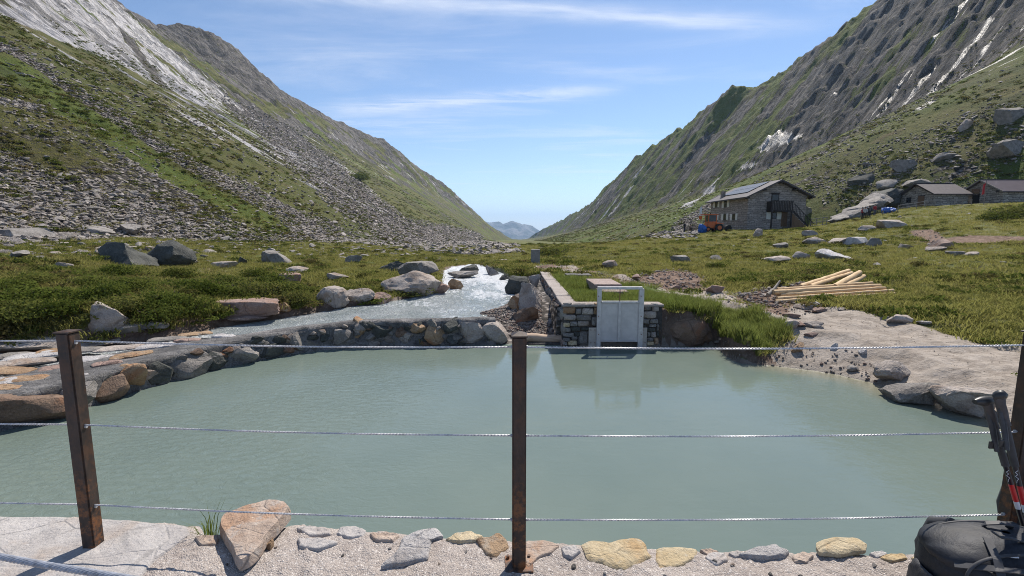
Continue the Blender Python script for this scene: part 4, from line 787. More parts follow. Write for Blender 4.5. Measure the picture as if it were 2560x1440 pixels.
# ------------------------------------------------------------------ boulders one can point at
ROCKS = [ # left, top, right, bottom in the photo; material; name; label; options
 (228,612,362,668,'rock_dark','boulder','large dark grey boulder in the left meadow, left one of a touching pair',{}),
 (352,610,462,674,'rock_dark','boulder','large dark grey boulder in the left meadow, right one of a touching pair',{}),
 (648,630,716,662,'rock_grey','boulder','grey peaked boulder alone in the left meadow right of the dark pair',{}),
 (-40,574,96,600,'rock_grey','boulder','long flat grey slab at the left picture edge below the scree',{'flat':1}),
 (196,563,262,585,'rock_grey','boulder','low broad grey boulder at the scree foot above the dark pair',{}),
 (278,563,336,583,'rock_grey','boulder','grey wedge shaped boulder at the scree foot directly above the dark pair',{}),
 (12,628,64,647,'rock_grey','boulder','low grey boulder in the meadow near the left picture edge',{}),
 (126,656,168,670,'rock_pale','boulder','small pale boulder in the grass left of the dark pair',{}),
 (528,656,582,673,'rock_pale','boulder','pale flat stone in the grass right of the dark pair',{'flat':1}),
 (588,644,617,661,'rock_dark','boulder','small dark stone between the pale flat stone and the peaked boulder',{}),
 (698,668,757,686,'rock_pale','boulder','pale flat stone lying below the peaked boulder',{'flat':1}),
 (688,686,752,714,'rock_pink','boulder','brownish flat stone half sunk in the left meadow grass',{'flat':1}),
 (818,684,868,704,'rock_pale','boulder','pale tilted slab in the grass between shrubs and river',{'flat':1}),
 (862,640,902,657,'rock_grey','boulder','grey stone far out on the left meadow before the scree',{}),
 (212,762,298,838,'rock_pale','boulder','big brown grey pyramid shaped boulder on the left river bank',{}),
 (272,808,348,832,'rock_grey','boulder','flat grey stone at the water beside the pyramid boulder',{'flat':1}),
 (338,803,412,829,'rock_grey','boulder','second flat grey stone at the water right of the pyramid boulder',{'flat':1}),
 (518,748,682,792,'rock_pink','boulder','wide flat reddish boulder under the shrubs on the left bank',{'flat':1}),
 (548,782,652,806,'rock_pink','boulder','pink flat stone awash in front of the wide reddish boulder',{'flat':1}),
 (686,758,724,782,'rock_orange','boulder','small orange stone at the foot of the left river bank',{}),
 (790,721,864,770,'rock_pale','boulder','round pale boulder on the left river bank with white top',{'round':1}),
 (860,724,934,759,'rock_pale','boulder','pale long boulder just right of the round pale boulder',{'round':1}),
 (924,734,974,762,'rock_pink','boulder','pinkish stone at the water right of the pale long boulder',{}),
 (948,682,1090,738,'rock_pale','boulder','very large low dome boulder on the left bank of the rapids',{'round':1}),
 (1066,712,1122,738,'rock_pink','boulder','reddish stone against the foot of the large dome boulder',{}),
 (1118,700,1158,727,'rock_orange','boulder','orange brown boulder standing in the rapids',{}),
 (988,658,1088,700,'rock_grey','boulder','flat topped grey boulder behind the large dome boulder',{'flat':1}),
 (946,655,1022,680,'rock_dark','boulder','dark mossy boulder behind the flat topped grey boulder',{}),
 (1148,664,1194,686,'rock_dark','boulder','dark pointed rock at the top of the rapids',{}),
 (1116,680,1192,698,'rock_grey','boulder','low grey rock across the upper rapids',{'flat':1}),
 (1262,695,1324,736,'rock_dark','boulder','large dark brown boulder on the right bank of the rapids',{}),
 (1248,688,1272,700,'rock_dark','boulder','small black rock in the white water',{}),
 (1214,666,1248,690,'rock_grey','boulder','grey rock at the upper right end of the rapids',{}),
 (1268,744,1308,778,'rock_orange','boulder','orange boulder on the gravel bar side of the intake wall',{}),
 (1300,716,1352,790,'rock_pale','boulder','tall slanting pale boulder leaning on the intake side wall',{}),
 (1282,768,1346,810,'rock_brown','boulder','brown boulder lowest at the foot of the intake side wall',{}),
 (1322,690,1352,722,'rock_pale','boulder','pale stone at the far end of the intake side wall',{}),
 (-120,818,244,876,'rock_pale','boulder','huge flat pale rock slab in the river at the left picture edge',{'flat':1}),
 (1662,788,1784,872,'rock_brown','boulder','big brown boulder under the grass right of the sluice gate',{'round':1}),
 (2203,903,2288,953,'rock_pale','boulder','tan rounded boulder on the dirt shore',{'round':1}),
 (2250,948,2380,1022,'rock_grey','boulder','pale grey slanted rock at the right waterline',{}),
 (2368,968,2500,1056,'rock_pale','boulder','wide tan rock slab at the waterline behind the trekking poles',{'flat':1}),
 (1982,858,2014,884,'rock_orange','boulder','small orange tan stone on the dirt bank beside the grass clump',{}),
 (2078,858,2100,874,'rock_white','boulder','small whitish grey stone in the middle of the dirt bank',{}),
 (2152,873,2170,888,'rock_white','boulder','small white stone on the dirt bank nearer the tan boulder',{}),
 (2124,914,2150,928,'rock_grey','boulder','small blue grey pebble at the right waterline',{'round':1}),
 (2226,788,2284,810,'rock_pale','boulder','flat pale stone at the grass edge of the bare path',{'flat':1}),
 (2302,803,2334,814,'rock_white','boulder','small white flat stone at the grass edge of the bare path',{'flat':1}),
 (1958,800,2004,824,'rock_pale','boulder','pale stone between the grass clump and the bare path',{}),
 (2024,756,2058,772,'rock_white','boulder','white stone lying in front of the log pile',{'round':1}),
 (1770,714,1812,734,'rock_pink','boulder','pointed pinkish stone on the dirt track left of the log pile',{}),
 (2056,626,2124,652,'rock_white','boulder','pale pointed boulder in the meadow straight above the log pile',{}),
 (2102,641,2132,652,'rock_white','boulder','small pale stone at the right foot of the pale pointed boulder',{}),
 (1984,631,2028,650,'rock_pale','boulder','rounded pale boulder left of the pale pointed boulder',{}),
 (1912,641,1974,657,'rock_pale','boulder','low pale boulder in the meadow below the lodge',{}),
 (1778,639,1812,653,'rock_grey','boulder','grey stone in the meadow below the orange tractor',{}),
 (1680,640,1728,658,'rock_grey','boulder','low grey stone furthest left in the right meadow',{}),
 (2016,595,2064,612,'rock_pale','boulder','leftmost pale boulder of the row below the people',{}),
 (2084,597,2132,613,'rock_pale','boulder','second pale boulder of the row below the people',{}),
 (2124,596,2178,614,'rock_white','boulder','flat white boulder in the middle of the row below the people',{'flat':1}),
 (2168,598,2216,618,'rock_grey','boulder','rightmost grey boulder of the row below the people',{}),
 (2204,553,2260,573,'rock_pale','boulder','big flat boulder in the grass right below the blue tarp',{'flat':1}),
 (2148,566,2194,579,'rock_pale','boulder','long low stone in the grass straight below the people',{'flat':1}),
 (2334,602,2384,624,'rock_pink','boulder','reddish boulder at the lower end of the right path',{}),
 (2328,619,2372,629,'rock_pale','boulder','pale flat stone in front of the reddish boulder',{'flat':1}),
 (2252,612,2284,624,'rock_pale','boulder','small pale stone left of the reddish boulder',{}),
 (2418,631,2464,645,'rock_pale','boulder','low pale stone in the right meadow beyond the reddish boulder',{}),
 (2368,629,2412,640,'rock_grey','boulder','dark edged flat stone between the reddish boulder and the right edge',{'flat':1}),
 (1938,609,1974,624,'rock_grey','boulder','grey stone in the grass just below the lodge stairs',{}),
 (1886,575,1908,594,'rock_pale','boulder','small upright stone in front of the lodge gable',{}),
 (2008,578,2044,592,'rock_pale','boulder','long pale stone below the fence beside the lodge',{'flat':1}),
 (1506,653,1546,672,'rock_pale','boulder','pale stone on the track behind the sluice gate',{}),
 (2500,268,2570,303,'rock_grey','boulder','huge grey boulder with shaded front, highest one on the right slope',{}),
 (2490,350,2600,382,'rock_grey','boulder','long tilted grey slab on the right slope above the huts',{}),
 (2402,298,2438,324,'rock_pale','boulder','pale block on the right slope left of the huge grey boulder',{}),
 (2134,434,2190,464,'rock_dark','boulder','big dark steep boulder above the tilted outcrop',{}),
 (2200,448,2262,468,'rock_grey','boulder','grey boulder right of the big dark steep boulder',{}),
 (2240,400,2300,424,'rock_grey','boulder','grey flat boulder on the slope above the left hut',{'flat':1}),
 (2350,380,2404,398,'rock_grey','boulder','low grey boulder on the slope above the right hut',{}),
 (2276,448,2340,466,'rock_grey','boulder','long grey rock just behind the left hut roof',{'flat':1}),
 (1990,520,2030,546,'rock_grey','boulder','grey boulder right behind the lodge stairs',{}),
]
def place_rock(x0, y0, x1, y1, mat, name, label, opt, seed, group=None, sub=3):
    cx = (x0 + x1) / 2; h = hit(cx, y1 - .12 * (y1 - y0))
    if h is None: return
    dep = h[1] * CP + (CAMZ - h[2]) * SP; w = (x1 - x0) / FPX * dep; dn = math.atan2(CAMZ - h[2], h[1]); hgt = (y1 - y0) / FPX * dep; dpt = w * (.75 if w < 3 else .6)
    if dn > .05: hgt = max(hgt * .45, hgt - dpt * .55 * math.tan(dn))
    o = obj(name, rock_mesh(seed, (w * 1.06, dpt, hgt * 1.45), 4 if dep < 26 and w > .5 else sub, rough=.15, cuts=7 if opt.get('round') else 12, round_=.13 if opt.get('round') else 0, flat=bool(opt.get('flat'))), mat)
    o.location = (h[0], h[1] + dpt * .32, h[2] + hgt * (.36 if dn > -.03 else .22)); o.rotation_euler = (0, 0, random.uniform(-.25, .25)); tag(o, label, 'boulder', group or 'boulders'); return o
for i, q in enumerate(ROCKS): place_rock(*q, seed=900 + i * 3)
def outcrop():
    """the big tilted slab of bedrock beside the people"""
    e = thing('rock_outcrop', 'big tilted pale bedrock outcrop rising behind the standing people', 'outcrop', at_y(2150, 552, 76))
    for k, (px, py, Y, w, dp, hh, tx, ty) in enumerate([(2118,540,77,5.0,4,1.4,.1,-.35), (2140,528,78,5.5,4.5,1.8,.1,-.5), (2165,516,79.5,5.5,5,2.2,.15,-.45), (2190,505,81,5.5,5,2.6,.1,-.55), (2215,494,82.5,5.0,4,3.2,0,-.4), (2092,549,75.5,3.5,3,1.0,0,-.3), (2238,500,83,4,3,3.0,0,-.2), (2150,545,76,3.0,2,1.0,0,-.2)]):
        o = obj('rock_slab', rock_mesh(1500 + k, (w, dp, hh), 4, cuts=22, rough=.26), 'rock_grey' if k not in (4, 6) else 'rock_dark', e); o.location = at_y(px, py, Y); o.rotation_euler = (tx, ty, random.uniform(-.1, .1))
outcrop()
def more_rocks():
    """smaller meadow stones, alike within each meadow"""
    kinds = [rock_mesh(1700 + i, (1, .8, .62), 2, cuts=12) for i in range(8)]
    def put(poly, n, a, b, label, grp, mats, seed):
        r = np.random.default_rng(seed); p = np.array(poly); k = 0
        while k < n:
            px, py = r.uniform(p[:, 0].min(), p[:, 0].max()), r.uniform(p[:, 1].min(), p[:, 1].max())
            if sdpoly(np.array([px]), np.array([py]), poly)[0] > 0: continue
            h = hit(px, py)
            if h is None or not meadow_ok(h[:1], h[1:2])[0]: k += .2; continue
            m = mats[int(r.integers(len(mats)))]; key = (int(r.integers(8)), m); me = bank.get(key)
            if me is None: me = kinds[key[0]].copy(); me.materials.clear(); me.materials.append(MAT[m]); bank[key] = me
            o = bpy.data.objects.new('stone', me); COL.objects.link(o); s = a + (b - a) * r.uniform() ** 2.2; s *= (h[1] / 40) ** .45; o.scale = (s * r.uniform(.8, 1.6), s, s * r.uniform(.5, 1.1)); o.location = (h[0], h[1], h[2] + .06 * s); o.rotation_euler = (r.normal() * .15, r.normal() * .15, r.uniform(0, 6.28))
            tag(o, label, 'stone', grp); k += 1
    bank = {}
    put([(0,585),(300,580),(700,605),(950,622),(950,650),(700,645),(500,660),(200,640),(0,660)], 95, .3, 1.0, 'small grey stone scattered in the left meadow below the scree', 'small stones of the left meadow', ['rock_grey', 'rock_pale', 'rock_grey'], 5)
    put([(950,622),(1290,632),(1290,655),(1050,650),(950,660)], 18, .25, .6, 'small grey stone in the flat meadow beyond the river', 'small stones beyond the river', ['rock_grey', 'rock_pale'], 6)
    put([(1560,615),(1750,595),(2050,590),(2300,605),(2540,620),(2540,690),(2200,665),(1800,670),(1560,665)], 48, .16, .5, 'small pale stone scattered in the right meadow below the buildings', 'small stones of the right meadow', ['rock_pale', 'rock_grey', 'rock_white'], 7)
    put([(2080,560),(2250,535),(2540,520),(2540,560),(2300,570)], 10, .25, .6, 'small grey stone in the grass just below the huts', 'small stones below the huts', ['rock_pale', 'rock_grey'], 8)
    put([(1990,470),(2120,420),(2300,360),(2560,300),(2560,430),(2300,440),(2230,440),(2060,520)], 60, .35, 1.0, 'grey stone block scattered on the grassy slope above the huts', 'stone blocks on the right slope', ['rock_grey', 'rock_pale', 'rock_grey', 'rock_dark'], 9)
    put([(0,470),(350,470),(650,540),(650,570),(300,565),(0,570)], 55, .45, 1.1, 'grey block lying large among the scree of the left slope', 'large blocks of the left scree', ['rock_grey', 'rock_grey', 'rock_pale'], 10)
    r = np.random.default_rng(12); p = np.array(TRACK + SCARS[1])
    for k in range(34):
        c = TRACK[int(r.integers(4, 12))]; x, y = c[0] + r.normal() * .7, c[1] + r.normal() * .6; z = float(surf_z(np.array([x]), np.array([y]))[0]); m = ['rock_pink', 'rock_pale'][int(r.integers(2))]; key = (int(r.integers(8)), m); me = bank.get(key)
        if me is None: me = kinds[key[0]].copy(); me.materials.clear(); me.materials.append(MAT[m]); bank[key] = me
        o = bpy.data.objects.new('stone', me); COL.objects.link(o); s = .12 + .38 * r.uniform() ** 2; o.scale = (s * 1.3, s, s * .7); o.location = (x, y, z + .04 * s); o.rotation_euler = (0, 0, r.uniform(0, 6.28)); tag(o, 'pale rubble stone on the bare dirt track behind the sluice', 'stone', 'rubble stones on the track')
more_rocks()
# ------------------------------------------------------------------ shrubs of the left bank and a few elsewhere
def shrubs():
    pr = [(smooth(leaf_dome(1900 + i, 1700, .75, .62, .042, .5, 9)), 'shrub') for i in range(3)]; stems = []
    for i in range(2):
        mb = MB(); r = np.random.default_rng(40 + i)
        for k in range(9):
            a = r.uniform(0, 6.28); q = r.uniform(.15, .6); mb.tube([(0, 0, -.05), (q * .4 * math.cos(a), q * .4 * math.sin(a), .15), (q * math.cos(a), q * math.sin(a), .36)], .01, 4)
        stems.append(mb.mesh('stems'))
    def put(px, py, w, label, grp, zs=1.0):
        h = hit(px, py)
        if h is None: return
        k = int(RNG.integers(3)); e = thing('shrub', label, 'shrub', h, grp, RNG.uniform(0, 6.28)); dep = h[1]; s = w / FPX * dep / 1.5; e.scale = (s, s, s * zs * float(RNG.uniform(.65, 1.15)))
        obj('crown', pr[k][0], pr[k][1], e, True); obj('stems', stems[k % 2], 'stem', e, True)
    r = np.random.default_rng(55)
    spots = [(60,800,170),(150,790,160),(30,760,150),(20,735,140),(110,745,150),(210,750,140),(330,770,150),(400,800,140),(420,760,150),(480,790,150),(500,745,130),(560,745,140),(610,735,140),(660,745,130),(720,735,120),(745,755,90),(690,715,120),(580,715,110),(460,720,120),(330,725,130),(200,715,130),(90,710,130),(300,695,110),(270,745,120),(450,700,100),(640,700,90)]
    for x, y, w in spots: put(x, y, w * .86, 'low dark green alpine shrub in the thicket on the left bank', 'shrubs of the left bank thicket', 1.0)
    for x, y, w, l in ((1385,640,95,'dark green bush growing beside the concrete block'), (1030,740,110,'green tuft like bush at the water in front of the dome boulder'), (735,772,60,'small bright bush between orange stone and round pale boulder'), (560,790,60,'small bush between the pink flat stones and the shrubs'),
                       (350,806,70,'small bush behind the flat grey stones'), (2530,545,110,'dark juniper bush below the right hut'), (2490,552,80,'smaller juniper bush left of the dark juniper bush'), (1790,670,60,'low bush in the right meadow below the tractor'), (1300,690,70,'grassy bush on the right bank of the rapids'), (900,452,60,'dark dwarf pine patch on the left slope')): put(x, y, w, l, None, .8)
shrubs()
# ------------------------------------------------------------------ the stone weir
def at_x(px, py, x):
    d = ray(px, py); s = x / d[0]; return np.array((x, d[1] * s, CAMZ + d[2] * s))
def resample(P, step):
    P = np.array(P, float); d = np.r_[0, np.cumsum(np.linalg.norm(np.diff(P, axis=0), axis=1))]; n = int(d[-1] / step) + 1; s = np.linspace(0, d[-1], n); return np.stack([np.interp(s, d, P[:, k]) for k in range(P.shape[1])], -1)
def weir():
    W = [at_z(a, b, 0)[:2] for a, b in [(-420,1200),(-250,1150),(0,1078),(150,1042),(300,990),(420,955),(530,925),(650,900),(760,880),(900,866),(1050,864),(1180,862),(1240,860)]]
    C = resample(W, .07); 
    for _ in range(25): C[1:-1] = .5 * C[1:-1] + .25 * (C[2:] + C[:-2])
    T = np.gradient(C, axis=0); T /= np.linalg.norm(T, axis=1)[:, None]; Nrm = np.stack([-T[:, 1], T[:, 0]], -1)      # points away from the pool
    Nrm *= np.where(((Nrm * np.array([-.55, .85])).sum(1) > 0), 1, -1)[:, None]
    zt = np.interp(C[:, 0], [-9, -7.6, -6.2, -4, 0], [.46, .50, .56, .66, .70]); wd_ = np.interp(C[:, 0], [-9, -7.5, -6.8, -6, -4, 0], [2.6, 2.2, 1.5, .9, .75, .7])
    prof = [(-.10, -.8), (-.06, -.1), (-.03, .12), (.0, .3), (.02, .5), (.03, .72), (.02, .86), (.05, .96), (.12, 1.0), (.2, 1.0), (.3, .985), (.4, .97), (.55, .955), (.7, .94), (.85, .92), (1.0, .88), (1.05, .5), (1.08, -.5)]
    rows = []
    for u, v in prof:
        off = np.where(u < .3, u, .3 + (u - .3) / .78 * (wd_ - .3)) if u > .3 else np.full(len(C), u); z = zt * v if v > 0 else np.full(len(C), v)
        rows.append(np.c_[C + Nrm * np.reshape(off, (-1, 1)), z])
    P = np.array(rows); s = np.arange(len(C)) * .07; k = np.arange(len(prof))[:, None] * .09
    n = .05 * fbm(np.broadcast_to(s[None] * 1.6, P.shape[:2]).copy(), np.broadcast_to(k * 5, P.shape[:2]).copy(), 4, 301) + .03 * fbm(np.broadcast_to(s[None] * 5, P.shape[:2]).copy(), np.broadcast_to(k * 14, P.shape[:2]).copy(), 3, 302)
    P[..., 2] += n * .55; P[..., 0] -= n * Nrm[None, :, 0] * 1.2; P[..., 1] -= n * Nrm[None, :, 1] * 1.2
    e = thing('stone_weir', 'curved low weir of dark mortar and boulders damming the river', 'weir', tuple(C[len(C) // 2]) + (0,))
    me, _ = grid_mesh('core', P); obj('core', smooth(me), 'weir_lip', e)
    # boulders of its face, as seen in the photo
    B = [(-110,985,150,1062,'rock_brown'),(118,960,215,1030,'rock_grey'),(208,950,304,1008,'rock_brown'),(280,912,362,970,'rock_orange'),(362,905,420,958,'rock_dark'),(412,884,520,945,'rock_grey'),(512,876,566,922,'rock_dark'),(556,864,642,912,'rock_grey'),(640,858,706,895,'rock_dark'),(690,860,736,886,'rock_brown'),(700,828,762,872,'rock_grey'),(756,842,800,878,'rock_grey'),
         (796,832,842,868,'rock_dark'),(836,822,882,862,'rock_grey'),(876,798,918,850,'rock_orange'),(908,830,944,862,'rock_grey'),(930,800,988,852,'rock_dark'),(985,826,1044,860,'rock_pale'),(1020,802,1066,832,'rock_orange'),(1062,804,1118,858,'rock_orange'),(1108,798,1152,832,'rock_dark'),(1110,830,1156,862,'rock_dark'),(1148,800,1214,856,'rock_pale'),(1204,806,1272,862,'rock_pale')]
    for i, (x0, y0, x1, y1, m) in enumerate(B):
        g = at_z((x0 + x1) / 2, max(y1, np.interp((x0 + x1) / 2, [q[0] for q in POOL_PX[:13]], [q[1] for q in POOL_PX[:13]])), 0.0); dep = g[1] * CP + CAMZ * SP; p = at_y((x0 + x1) / 2, (y0 + y1) / 2, g[1] + .10); w = (x1 - x0) / FPX * dep; hh = (y1 - y0) / FPX * dep
        o = obj('stone', rock_mesh(2100 + i, (w * 1.04, .5, hh * 1.12), 3, cuts=13, round_=.02), m, e); o.location = (p[0], p[1] + random.uniform(-.02, .07), p[2]); o.rotation_euler = (0, random.uniform(-.25, .25), .55 if x1 < 600 else .1)
    rf = np.random.default_rng(21); fk = [rock_mesh(2150 + i, (1, 1, 1), 2, cuts=12) for i in range(4)]; fm = {}
    for k in range(90):       # small wedging stones between the boulders
        j = int(rf.integers(40, len(C) - 2)); m = ['rock_grey', 'rock_dark', 'rock_brown', 'rock_grey', 'rock_pale'][int(rf.integers(5))]; key = (k % 4, m)
        if key not in fm: fm[key] = fk[k % 4].copy(); fm[key].materials.append(MAT[m])
        o = obj('stone', fm[key], None, e); q = rf.uniform(.12, .30); o.scale = (q * 1.3, .25, q); o.location = (C[j, 0] + Nrm[j, 0] * .05, C[j, 1] + Nrm[j, 1] * .05, rf.uniform(.05, zt[j] - .08)); o.rotation_euler = (0, rf.uniform(-.5, .5), math.atan2(T[j, 1], T[j, 0]))
    # flat paving stones on its wide left part
    r = np.random.default_rng(77); cols = ['rock_pale', 'rock_orange', 'rock_white', 'rock_grey', 'rock_orange', 'rock_pink', 'rock_white']; k = 0
    for px, py, w, d, ang in [(40,905,1.5,.45,.5),(20,925,1.2,.35,.5),(90,885,1.3,.45,.5),(210,872,1.0,.4,.5),(60,945,.9,.3,.5),(150,915,.8,.3,.55),(230,895,1.0,.35,.55),(300,868,1.1,.35,.5),(330,885,.9,.3,.55),(390,862,.9,.3,.5),(420,845,1.0,.3,.4),(490,832,.9,.28,.4),(470,848,.7,.22,.5),(-40,955,1.2,.4,.5),(-60,920,1.4,.4,.5),(140,875,.9,.35,.45),(560,838,.7,.2,.45),(-10,890,1.4,.4,.5),(0,968,.9,.25,.5),(270,905,.6,.2,.55),(190,940,.5,.2,.55)]:
        w *= .78; d *= 1.25; ang += r.normal() * .28; p = at_z(px, py, .49 if px < 250 else .54); U = np.array((math.cos(ang), math.sin(ang), 0)); V = np.array((-math.sin(ang), math.cos(ang), 0)); ol = [(-w / 2, -d / 2 + r.uniform(-.1, .1) * d), (0, -d / 2 * r.uniform(.8, 1.2)), (w / 2, -d / 2 + r.uniform(0, .3) * d), (w / 2 * r.uniform(.8, 1), d / 2 * r.uniform(.7, 1)), (0, d / 2 * r.uniform(.8, 1.2)), (-w / 2 * r.uniform(.8, 1), d / 2)]
        obj('paving_stone', pad_stone(ol, .03, (p[0], p[1], p[2] - .025), U, V, (0, 0, 1), 2200 + k, 5, 4, .2, .5), cols[k % 7], e); k += 1
weir()
# ------------------------------------------------------------------ intake wall, sluice gate, sill and hatches
GY = 11.80
def intake():
    top = 1.12; xl, xr = SIDE_X, 3.93
    e = thing('masonry_intake_wall', 'rubble stone masonry wall around the sluice with pale coping', 'wall', (2.6, 11.9, 0))
    mb = MB(); mb.box(xl, GY + .05, -.8, 2.3, GY + .42, top - .05); mb.box(3.25, GY + .05, -.8, xr, GY + .42, top - .05); mb.box(2.3, GY + .05, .18, 3.25, GY + .42, top - .05); mb.box(xl + .03, GY + .42, -.8, xl + .38, 21.2, top - .05); mb.build('mortar_core', 'mortar_dark', e)
    mb = MB(); mb.box(2.3, GY + .40, -.8, 3.25, GY + .44, .18); mb.build('shade_plate', 'opening_shade', e)  # plate closing the recess, its black colour standing for the shade in there
    mb = MB(); mb.box(xl - .03, GY - .01, top - .05, 2.36, GY + .45, top + .012); mb.build('coping', 'mortar', e, .012); mb = MB(); mb.box(3.30, GY - .01, top - .05, xr + .02, GY + .45, top + .012); mb.build('coping', 'mortar', e, .012)
    mb = MB(); n = 9; ys = np.linspace(GY + .46, 21.2, n)
    for i in range(n - 1): MB().box(xl - .03 + random.uniform(-.015, .015), ys[i] + .006, top - .05 + random.uniform(-.01, .01), xl + .40, ys[i + 1] - .006, top + .01 + random.uniform(-.012, .012)).build('coping', 'mortar', e, .012)
    S = [(600,650,720,695,0),(735,658,915,715,0),(930,663,1020,712,0),(1030,650,1068,712,2),(598,706,765,802,2),(778,733,852,808,3),(863,722,1022,816,1),(1030,722,1068,816,2),(608,818,772,893,1),(788,818,987,897,3),(998,845,1064,972,0),(603,928,692,988,4),(698,912,797,973,0),(803,903,957,978,1),(598,998,702,1060,0),(712,985,842,1045,5),(848,990,962,1036,5),(598,1070,747,1128,0),(755,1056,838,1112,5),(815,1048,952,1228,0),(598,1138,697,1192,0),(717,1116,797,1164,0),(664,1174,792,1242,4),(598,1198,656,1244,0),
         (1673,668,1716,742,5),(1722,688,1812,752,0),(1826,658,1922,698,0),(1838,703,1928,768,1),(1716,768,1892,868,1),(1702,870,1797,948,0),(1812,878,1917,938,0),(1672,750,1706,860,5),(1798,948,1892,988,0),(1672,955,1752,1000,5),(1756,998,1882,1048,5),(1762,1058,1812,1122,0),(1822,1056,1892,1132,1),(1756,1136,1852,1184,0),(1866,1136,1922,1232,2),(1760,1188,1862,1242,4),(1900,950,1928,1040,0),(1898,1046,1928,1130,5)]
    mats = ['rock_grey', 'rock_pale', 'rock_orange', 'rock_grey', 'rock_yellow', 'rock_dark']
    for i, (a, b, c, d, m) in enumerate(S):
        p0 = at_y(1300 + a / 5.54, 640 + b / 5.54, GY); p1 = at_y(1300 + c / 5.54, 640 + d / 5.54, GY); w, h = p1[0] - p0[0], p0[2] - p1[2]; r = np.random.default_rng(i); q = lambda: r.uniform(.0, .16)
        ol = [(-w / 2 + w * q(), -h / 2), (w / 2 - w * q(), -h / 2), (w / 2, -h / 2 + h * q() * 1.5), (w / 2, h / 2 - h * q() * 1.5), (w / 2 - w * q(), h / 2), (-w / 2 + w * q(), h / 2), (-w / 2, h / 2 - h * q() * 1.5), (-w / 2, -h / 2 + h * q() * 1.5)]
        obj('stone', pad_stone(ol, .055, ((p0[0] + p1[0]) / 2, GY + .05, (p0[2] + p1[2]) / 2), (1, 0, 0), (0, 0, 1), (0, -1, 0), 2300 + i, 4, 2, .45, .35), mats[m], e)
    r = np.random.default_rng(3); y = GY + .02; i = 0
    while y < 21.0:
        w = r.uniform(.22, .5); z = -.15
        while z < top - .12:
            h = min(r.uniform(.28, .62), top - .07 - z); i += 1
            if h < .1: break
            ol = [(-w / 2 + .03, -h / 2), (w / 2 - .03 * r.uniform(), -h / 2 + .03), (w / 2, h / 2 - .04), (0, h / 2), (-w / 2, h / 2 - .05 * r.uniform())]
            obj('stone', pad_stone(ol, r.uniform(.05, .13), (xl + .035, y + w / 2, z + h / 2), (0, 1, 0), (0, 0, 1), (-1, 0, 0), 2400 + i, 4, 3, .5, .5), ['rock_grey', 'rock_pink', 'rock_grey', 'rock_brown', 'rock_pale'][int(r.integers(5))], e); z += h + .025
        y += w + .02
intake()
def gate():
    yf = GY - .10; P = lambda px, py: at_y(px, py, yf)
    e = thing('sluice_gate', 'light grey steel sluice gate with tall open lifting frame', 'sluice gate', (P(1548, 868)[0], yf, 0))
    def bx(name, x0, y0, x1, y1, d0, d1, mat, bev=.004):
        a, b = P(x0, y0), P(x1, y1); return MB().box(a[0], yf + d0, b[2], b[0], yf + d1, a[2]).build(name, mat, e, bev)
    bx('frame_post', 1494, 722, 1500.5, 876, -.03, .06, 'gate_frame'); bx('frame_post', 1598.5, 722, 1605, 876, -.03, .06, 'gate_frame'); bx('top_beam', 1494.5, 717, 1606.5, 723.2, -.045, .075, 'gate_frame')
    bx('gate_panel', 1502, 758.5, 1546, 851, .0, .03, 'gate_paint'); bx('gate_panel', 1550, 758.5, 1597, 851, .0, .03, 'gate_paint'); bx('stiffener', 1546, 757, 1550, 852, -.03, .03, 'gate_frame'); bx('top_flange', 1501.5, 752.5, 1597.2, 758, -.03, .04, 'gate_frame'); bx('bottom_flange', 1501.5, 851, 1597.2, 854, -.025, .035, 'gate_frame')
    bx('side_plate', 1473, 820.5, 1492.8, 880, .055, .085, 'gate_plate'); bx('side_plate', 1605.7, 820.5, 1617.5, 880, .055, .085, 'gate_plate')
    a, b = P(1550.5, 722), P(1550.5, 756); MB().tube([(a[0], yf + .01, b[2]), (a[0], yf + .01, a[2] + .05)], .012, 10).build('lifting_rod', 'rod', e, sm=50)
    for px, py in ((1478, 826), (1488, 826), (1478, 858), (1488, 858), (1609, 826), (1614, 858), (1496, 740), (1602, 740), (1496, 790), (1602, 790), (1496, 835), (1602, 835)):
        c = P(px, py); d_ = .055 if px < 1490 or px > 1607 else -.03; MB().tube([(c[0], yf + d_ + .002, c[2]), (c[0], yf + d_ - .014, c[2])], .013, 6).build('bolt', 'rod', e)
    for px in (1506, 1592):
        c = P(px, 755); MB().tube([(c[0], yf - .032, c[2]), (c[0], yf - .055, c[2])], .022, 8).build('roller', 'gate_frame', e, sm=50)
gate()
